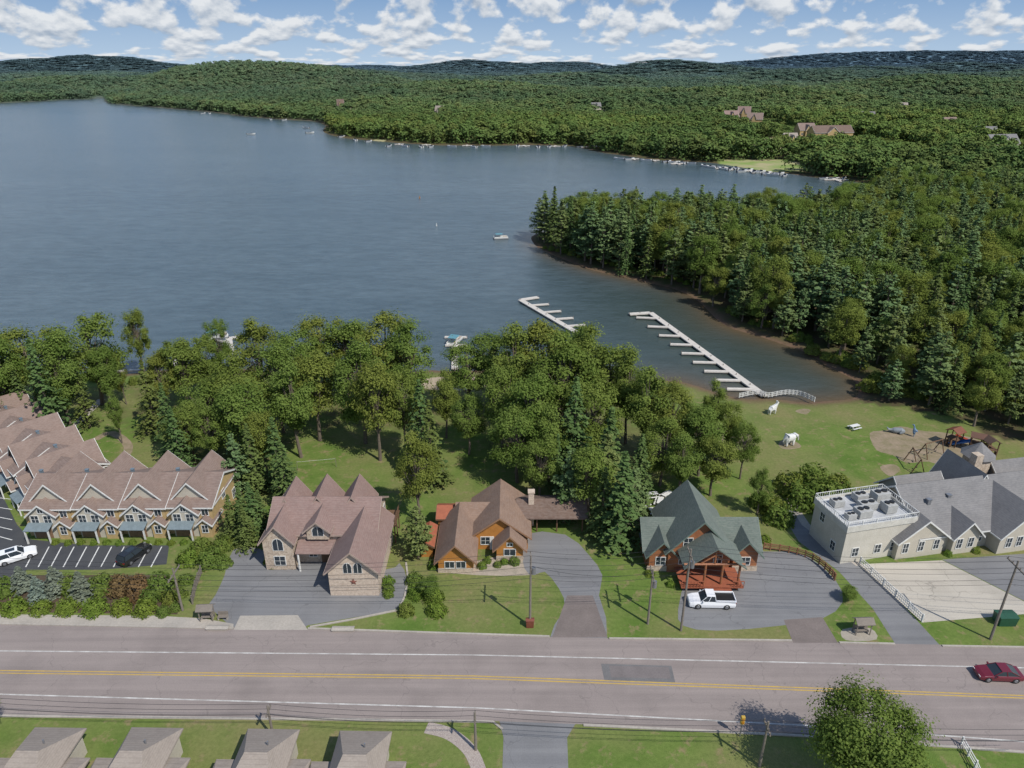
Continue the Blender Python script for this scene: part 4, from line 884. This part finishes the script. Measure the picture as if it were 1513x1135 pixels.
for i,(u,v,l) in enumerate([(1075,250,16),(1110,254,18),(1140,257,14),(1235,267,14),(935,236,9),(965,238,9),(590,214,8),(630,215,8),(690,216,8),(775,216.5,9),(820,217,9),(860,218,9),(1000,243,9)]):
    x,y=G(u,v,LZ); o=thing('jetty','narrow pale jetty standing in the lake shallows','dock',(x,y,0),random.uniform(-.25,.25),'jetties along the far shore'); part(o,'walkway',MB().box(-1,1,-l/2,l/2,-.3,.1).box(-l*.5,-1.01,-1,1,-.3,.1).box(1.01,l*.5,-1,1,-.3,.1),dockm)
    for xx in(-.9,.9): part(o,'piling',MB().tube((xx,-l/2,-2),(xx,-l/2,.6),.12),wood_gr)
# distant buildings
for u,v,w,d_,hh,rm,lab in [(1225,204,38,14,9,r_dk,'long lodge with dark brown roof among the trees'),(1078,180,16,12,10,r_pink,'house with brown roof on the wooded hillside'),(1114,184,16,12,10,r_brown,'house with brown roof on the wooded hillside'),(1098,176,14,10,12,r_pink,'house with brown roof on the wooded hillside'),(1475,222,24,12,10,r_grey,'grey roofed cottage among the trees'),(1450,208,20,12,10,r_grey,'grey roofed cottage among the trees'),(1060,209,10,8,7,r_red,'small red roofed cottage near the shore'),(525,172,10,9,8,r_orange,'wooden cottage on the wooded point'),(504,163,9,9,12,r_dk,'wooden cottage on the wooded point'),(1188,200,16,12,9,r_brown,'house with brown roof on the wooded hillside'),(1280,180,14,10,9,r_grey,'grey roofed cottage among the trees'),(650,170,10,9,9,r_tan,'house with brown roof on the wooded hillside'),(1330,165,14,10,9,r_tan,'house with brown roof on the wooded hillside'),(880,165,12,9,9,r_grey,'grey roofed cottage among the trees'),(1400,190,14,10,9,r_brown,'house with brown roof on the wooded hillside'),(1165,215,12,10,8,r_tan,'house with brown roof on the wooded hillside')]:
    x,y,z=GT(u,v); house('lakeside_house',lab,(x,y,z),random.uniform(-.3,.3),[(-w/2,w/2,-d_/2,d_/2,-2,hh*.6,hh+2,'x'),(-w*.2,w*.1,-d_/2-2,0,-2,hh*.6,hh+1,'y')],tan if u not in(1475,1450,650,880) else cream,rm,white,[('f',-w*.35,-d_/2,1,1.5,1.5),('f',w*.3,-d_/2,1,1.5,1.5)],group='houses beyond the lake')
x2,y2,z2=GT(1128,213); solo('pool_cover','flat bright blue swimming pool among trees','pool',MB().box(-11,11,-3.5,3.5,.2,1.0).box(-11.5,11.5,-4,4,.1,.9),M('pool_blue',(.04,.25,.45),.3),(x2,y2,z2))
# ---------- playground & statues
def skin(name,label,cat,vs,es,rs,mat,loc,rot,scale=1):
    me=bpy.data.meshes.new(name); me.from_pydata(vs,es,[]); me.materials.append(mat)
    o=part(None,name,me,None); o.location=loc;o.rotation_euler[2]=rot;o.scale=(scale,)*3; o['label']=label;o['category']=cat
    m_=o.modifiers.new('s','SKIN'); 
    for v,r in zip(me.skin_vertices[0].data,rs): v.radius=(r,r)
    me.skin_vertices[0].data[0].use_root=True
    s=o.modifiers.new('ss','SUBSURF'); s.levels=s.render_levels=2; return o
ev=[(0,0,1.7),(-.8,0,1.75),(.8,0,1.8),(1.35,0,2.2),(1.75,0,2.0),(2.0,0,1.4),(2.1,0,.8),(-.8,-.4,.9),(-.8,-.42,.05),(-.8,.4,.9),(-.8,.42,.05),(.7,-.4,.9),(.7,-.42,.05),(.7,.4,.9),(.7,.42,.05),(-1.3,0,1.5),(-1.45,0,.9),(1.25,-.65,2.2),(1.25,.65,2.2)]
ee=[(0,1),(0,2),(2,3),(3,4),(4,5),(5,6),(1,7),(7,8),(1,9),(9,10),(2,11),(11,12),(2,13),(13,14),(1,15),(15,16),(3,17),(3,18)]
er=[.75,.68,.65,.42,.3,.16,.1,.24,.2,.24,.2,.24,.2,.24,.2,.12,.05,.2,.2]
x,y=G(1165,658); skin('elephant_statue','white elephant statue standing on the lawn','statue',ev,ee,er,white,(x,y,0),.3,.9)
mv=[(0,0,1.3),(-.6,0,1.3),(.6,0,1.4),(.9,0,1.9),(1.0,0,2.3),(1.4,0,2.2),(-.6,-.25,.75),(-.68,-.25,.4),(-.6,-.25,.03),(-.6,.25,.75),(-.68,.25,.4),(-.6,.25,.03),(.6,-.25,.7),(.6,-.25,.03),(.6,.25,.7),(.6,.25,.03),(-.9,0,1.2),(.95,-.25,2.75),(.95,.25,2.75)]
me_=[(0,1),(0,2),(2,3),(3,4),(4,5),(1,6),(6,7),(7,8),(1,9),(9,10),(10,11),(2,12),(12,13),(2,14),(14,15),(1,16),(4,17),(4,18)]
mr=[.42,.4,.4,.24,.2,.12,.17,.1,.08,.17,.1,.08,.15,.08,.15,.08,.08,.05,.05]
x,y=G(1140,612); skin('moose_statue','white hoofed animal statue standing near the railing','statue',mv,me_,mr,white,(x,y,0),.4)
x,y=G(1325,640); skin('whale_statue','grey rounded animal sculpture lying on the playground dirt','statue',[(0,0,.7),(1,0,.75),(1.7,0,.6),(-1,0,.6),(-1.8,0,.7),(-2.2,-.5,1.0),(-2.2,.5,1.0),(.4,-.9,.3),(.4,.9,.3)],[(0,1),(1,2),(0,3),(3,4),(4,5),(4,6),(1,7),(1,8)],[.75,.7,.45,.5,.2,.12,.12,.15,.15],M('statue_grey',(.25,.28,.3),.6),(x,y,0),-.3,.8)
x,y=G(1349,645); skin('bird_statue','slim blue grey upright statue at the playground','statue',[(0,0,1.2),(0,0,.9),(-.1,-.12,.4),(-.1,-.12,.02),(-.1,.12,.4),(-.1,.12,.02),(.15,0,1.9),(.3,0,2.3),(.6,0,2.25),(-.6,0,1.2)],[(0,1),(1,2),(2,3),(1,4),(4,5),(0,6),(6,7),(7,8),(0,9)],[.32,.28,.08,.06,.08,.06,.13,.16,.05,.12],M('statue_blue',(.15,.25,.38),.6),(x,y,0),2.5)
def playset(u,v,rot,roofc,slc):
    x,y=G(u,v); o=thing('playground_tower','wooden playground tower with slide and pitched roof','playground',(x,y,0),rot,'playground equipment')
    for a_ in(-1,.85):
        for b_ in(-1,.85): part(o,'post',MB().box(a_,a_+.15,b_,b_+.15,0,2.95),wood_br)
    part(o,'platform',MB().box(-1,1,-1,1,1.3,1.42),wood_br); part(o,'roof',MB().ext([(-1.2,2.7),(0,3.3),(1.2,2.7),(1.2,2.8),(0,3.42),(-1.2,2.8)],'x',-1.2,1.2),M('play_roof',roofc,.6))
    part(o,'slide',MB().ext([(1.0,1.4),(3.6,.2),(4.1,.2),(4.1,.28),(3.65,.28),(1.0,1.5)],'y',-.35,.35).ext([(1.0,1.4),(3.6,.2),(3.6,.5),(1.0,1.75)],'y',-.42,-.36).ext([(1.0,1.4),(3.6,.2),(3.6,.5),(1.0,1.75)],'y',.36,.42),M('slide_paint',slc,.35))
    part(o,'ladder',MB().box(-1.6,-1.02,-.4,-.33,0,1.4).box(-1.6,-1.02,.33,.4,0,1.4).box(-1.5,-1.1,-.33,.33,.4,.46).box(-1.4,-1.05,-.33,.33,.9,.96),wood_br)
playset(1440,665,2.6,(.13,.06,.035),(.03,.15,.45)); playset(1407,657,.5,(.2,.07,.035),(.4,.05,.03)); playset(1458,672,1.6,(.1,.06,.04),(.35,.2,.05))
def swing(u,v,rot):
    x,y=G(u,v); o=thing('swing_set','timber swing set standing on playground dirt','swing',(x,y,0),rot,'playground equipment')
    fr=MB()
    for s in(-1,1): fr.tube((s*2,-1,0),(s*2,0,2.6),.09); fr.tube((s*2,1,0),(s*2,0,2.6),.09)
    fr.tube((-2.2,0,2.6),(2.2,0,2.6),.09); part(o,'frame',fr,wood_br)
    for q in(-.9,.9):
        s_=part(o,'seat',MB().box(q-.25,q+.25,-.1,.1,.5,.55),black)
        for e in(-.22,.22): part(s_,'chain',MB().tube((q+e,0,.55),(q+e,0,2.55),.02,.02,4),metal)
swing(1375,672,.4); swing(1350,690,1.4)
def table(u,v,rot,m_,first=[None]):
    x,y=G(u,v)
    if first[0]: duplicate(first[0],(x,y,0),rot); return
    o=thing('picnic_table','white wooden picnic table on the shaded lawn','table',(x,y,0),rot,'picnic tables on the lawn')
    part(o,'tabletop',MB().box(-1,1,-.4,.4,.72,.78),m_); part(o,'bench',MB().box(-1,1,-.85,-.58,.42,.47),m_);part(o,'bench',MB().box(-1,1,.58,.85,.42,.47),m_)
    for q in(-.75,.67): part(o,'leg',MB().box(q,q+.08,-.8,.8,.34,.41).box(q,q+.08,-.35,-.25,0,.71).box(q,q+.08,.25,.35,0,.71),m_)
    first[0]=o
for u,v,r in((962,735,.2),(975,745,1.2),(950,748,.5),(968,758,.1),(985,735,.7),(1262,634,.4)): table(u,v,r,white)
x,y=G(440,695); x1,y1=G(497,690); o=thing('volleyball_net','thin volleyball net between two posts on the lawn','net')
for a_,b_ in((x,y),(x1,y1)): part(o,'post',MB().tube((a_,b_,0),(a_,b_,1.7),.04),wood_gr)
part(o,'net',MB().tube((x,y,1.6),(x1,y1,1.6),.018,.018,4),white); part(o,'net',MB().tube((x,y,1.0),(x1,y1,1.0),.012,.012,4),wood_gr)
# ---------- world
w=bpy.data.worlds.new('World'); scene.world=w; w.use_nodes=True; nt=w.node_tree
bg=nt.nodes['Background']; out=nt.nodes['World Output']
sky=nt.nodes.new('ShaderNodeTexSky'); sky.sky_type='NISHITA'; sky.sun_disc=False; sky.sun_elevation=math.radians(50); sky.sun_rotation=math.radians(135); sky.air_density=1.0; sky.dust_density=.3
nt.links.new(sky.outputs[0],bg.inputs[0]); bg.inputs[1].default_value=.15
tc=nt.nodes.new('ShaderNodeTexCoord'); sp_=nt.nodes.new('ShaderNodeSeparateXYZ'); nt.links.new(tc.outputs['Generated'],sp_.inputs[0])
def mth(op,a,b=None,c=None):
    n=nt.nodes.new('ShaderNodeMath'); n.operation=op
    for i,q in enumerate((a,b,c)):
        if q is None: continue
        if isinstance(q,bpy.types.NodeSocket): nt.links.new(q,n.inputs[i])
        else: n.inputs[i].default_value=q
    return n.outputs[0]
el=mth('MULTIPLY',mth('ARCSINE',sp_.outputs[2]),57.3); elc=mth('MAXIMUM',el,0.0)
az=mth('MULTIPLY',mth('ARCTAN2',sp_.outputs[0],sp_.outputs[1]),57.3)
vert=mth('MULTIPLY',mth('LOGARITHM',mth('ADD',elc,1.0),2.718),2.8)
def cl(dv):
    c=nt.nodes.new('ShaderNodeCombineXYZ'); nt.links.new(mth('MULTIPLY',az,.46),c.inputs[0]); nt.links.new(mth('ADD',vert,dv),c.inputs[1]); c.inputs[2].default_value=21.3
    return noise(nt,c.outputs[0],1.0,6,.5)
n1=cl(0);n2=cl(.3)
mask=ramp(nt,n1,.46,.55); lit=ramp(nt,mth('SUBTRACT',n1,n2),-.14,.1)
fade=ramp(nt,el,30,12); mask=mth('MULTIPLY',mask,fade)
lowc=mixc(nt,ramp(nt,el,0,5.5),(.46,.6,.76),(.17,.32,.57))
lowb=nt.nodes.new('ShaderNodeBackground'); nt.links.new(lowc,lowb.inputs[0]); lowb.inputs[1].default_value=1.0
m0=nt.nodes.new('ShaderNodeMixShader'); nt.links.new(ramp(nt,el,35,10),m0.inputs[0]); nt.links.new(bg.outputs[0],m0.inputs[1]); nt.links.new(lowb.outputs[0],m0.inputs[2])
ccol=mixc(nt,lit,(.36,.44,.55),(.85,.87,.89))
cb=nt.nodes.new('ShaderNodeBackground'); nt.links.new(ccol,cb.inputs[0]); cb.inputs[1].default_value=.95
ms=nt.nodes.new('ShaderNodeMixShader'); nt.links.new(mth('MULTIPLY',mask,.92),ms.inputs[0]); nt.links.new(m0.outputs[0],ms.inputs[1]); nt.links.new(cb.outputs[0],ms.inputs[2]); nt.links.new(ms.outputs[0],out.inputs[0])
# sun
ld=bpy.data.lights.new('sun','SUN'); ld.energy=4.5; ld.angle=math.radians(.55); ld.color=(1,.95,.87)
so=bpy.data.objects.new('sun',ld); link(so)
sd=Vector((.7*math.cos(math.radians(50)),-.714*math.cos(math.radians(50)),math.sin(math.radians(50)))); so.rotation_euler=sd.to_track_quat('Z','Y').to_euler(); so.location=(60,-60,120)
# camera
cd=bpy.data.cameras.new('camera'); cd.sensor_width=36; cd.lens=36*F/1513; cd.clip_end=25000; cd.clip_start=1
co=bpy.data.objects.new('camera',cd); link(co); co.location=(0,0,H); co.rotation_euler=(math.radians(90)-P,0,0); scene.camera=co
scene.view_settings.view_transform='Standard'; scene.view_settings.look='None'; scene.view_settings.exposure=0
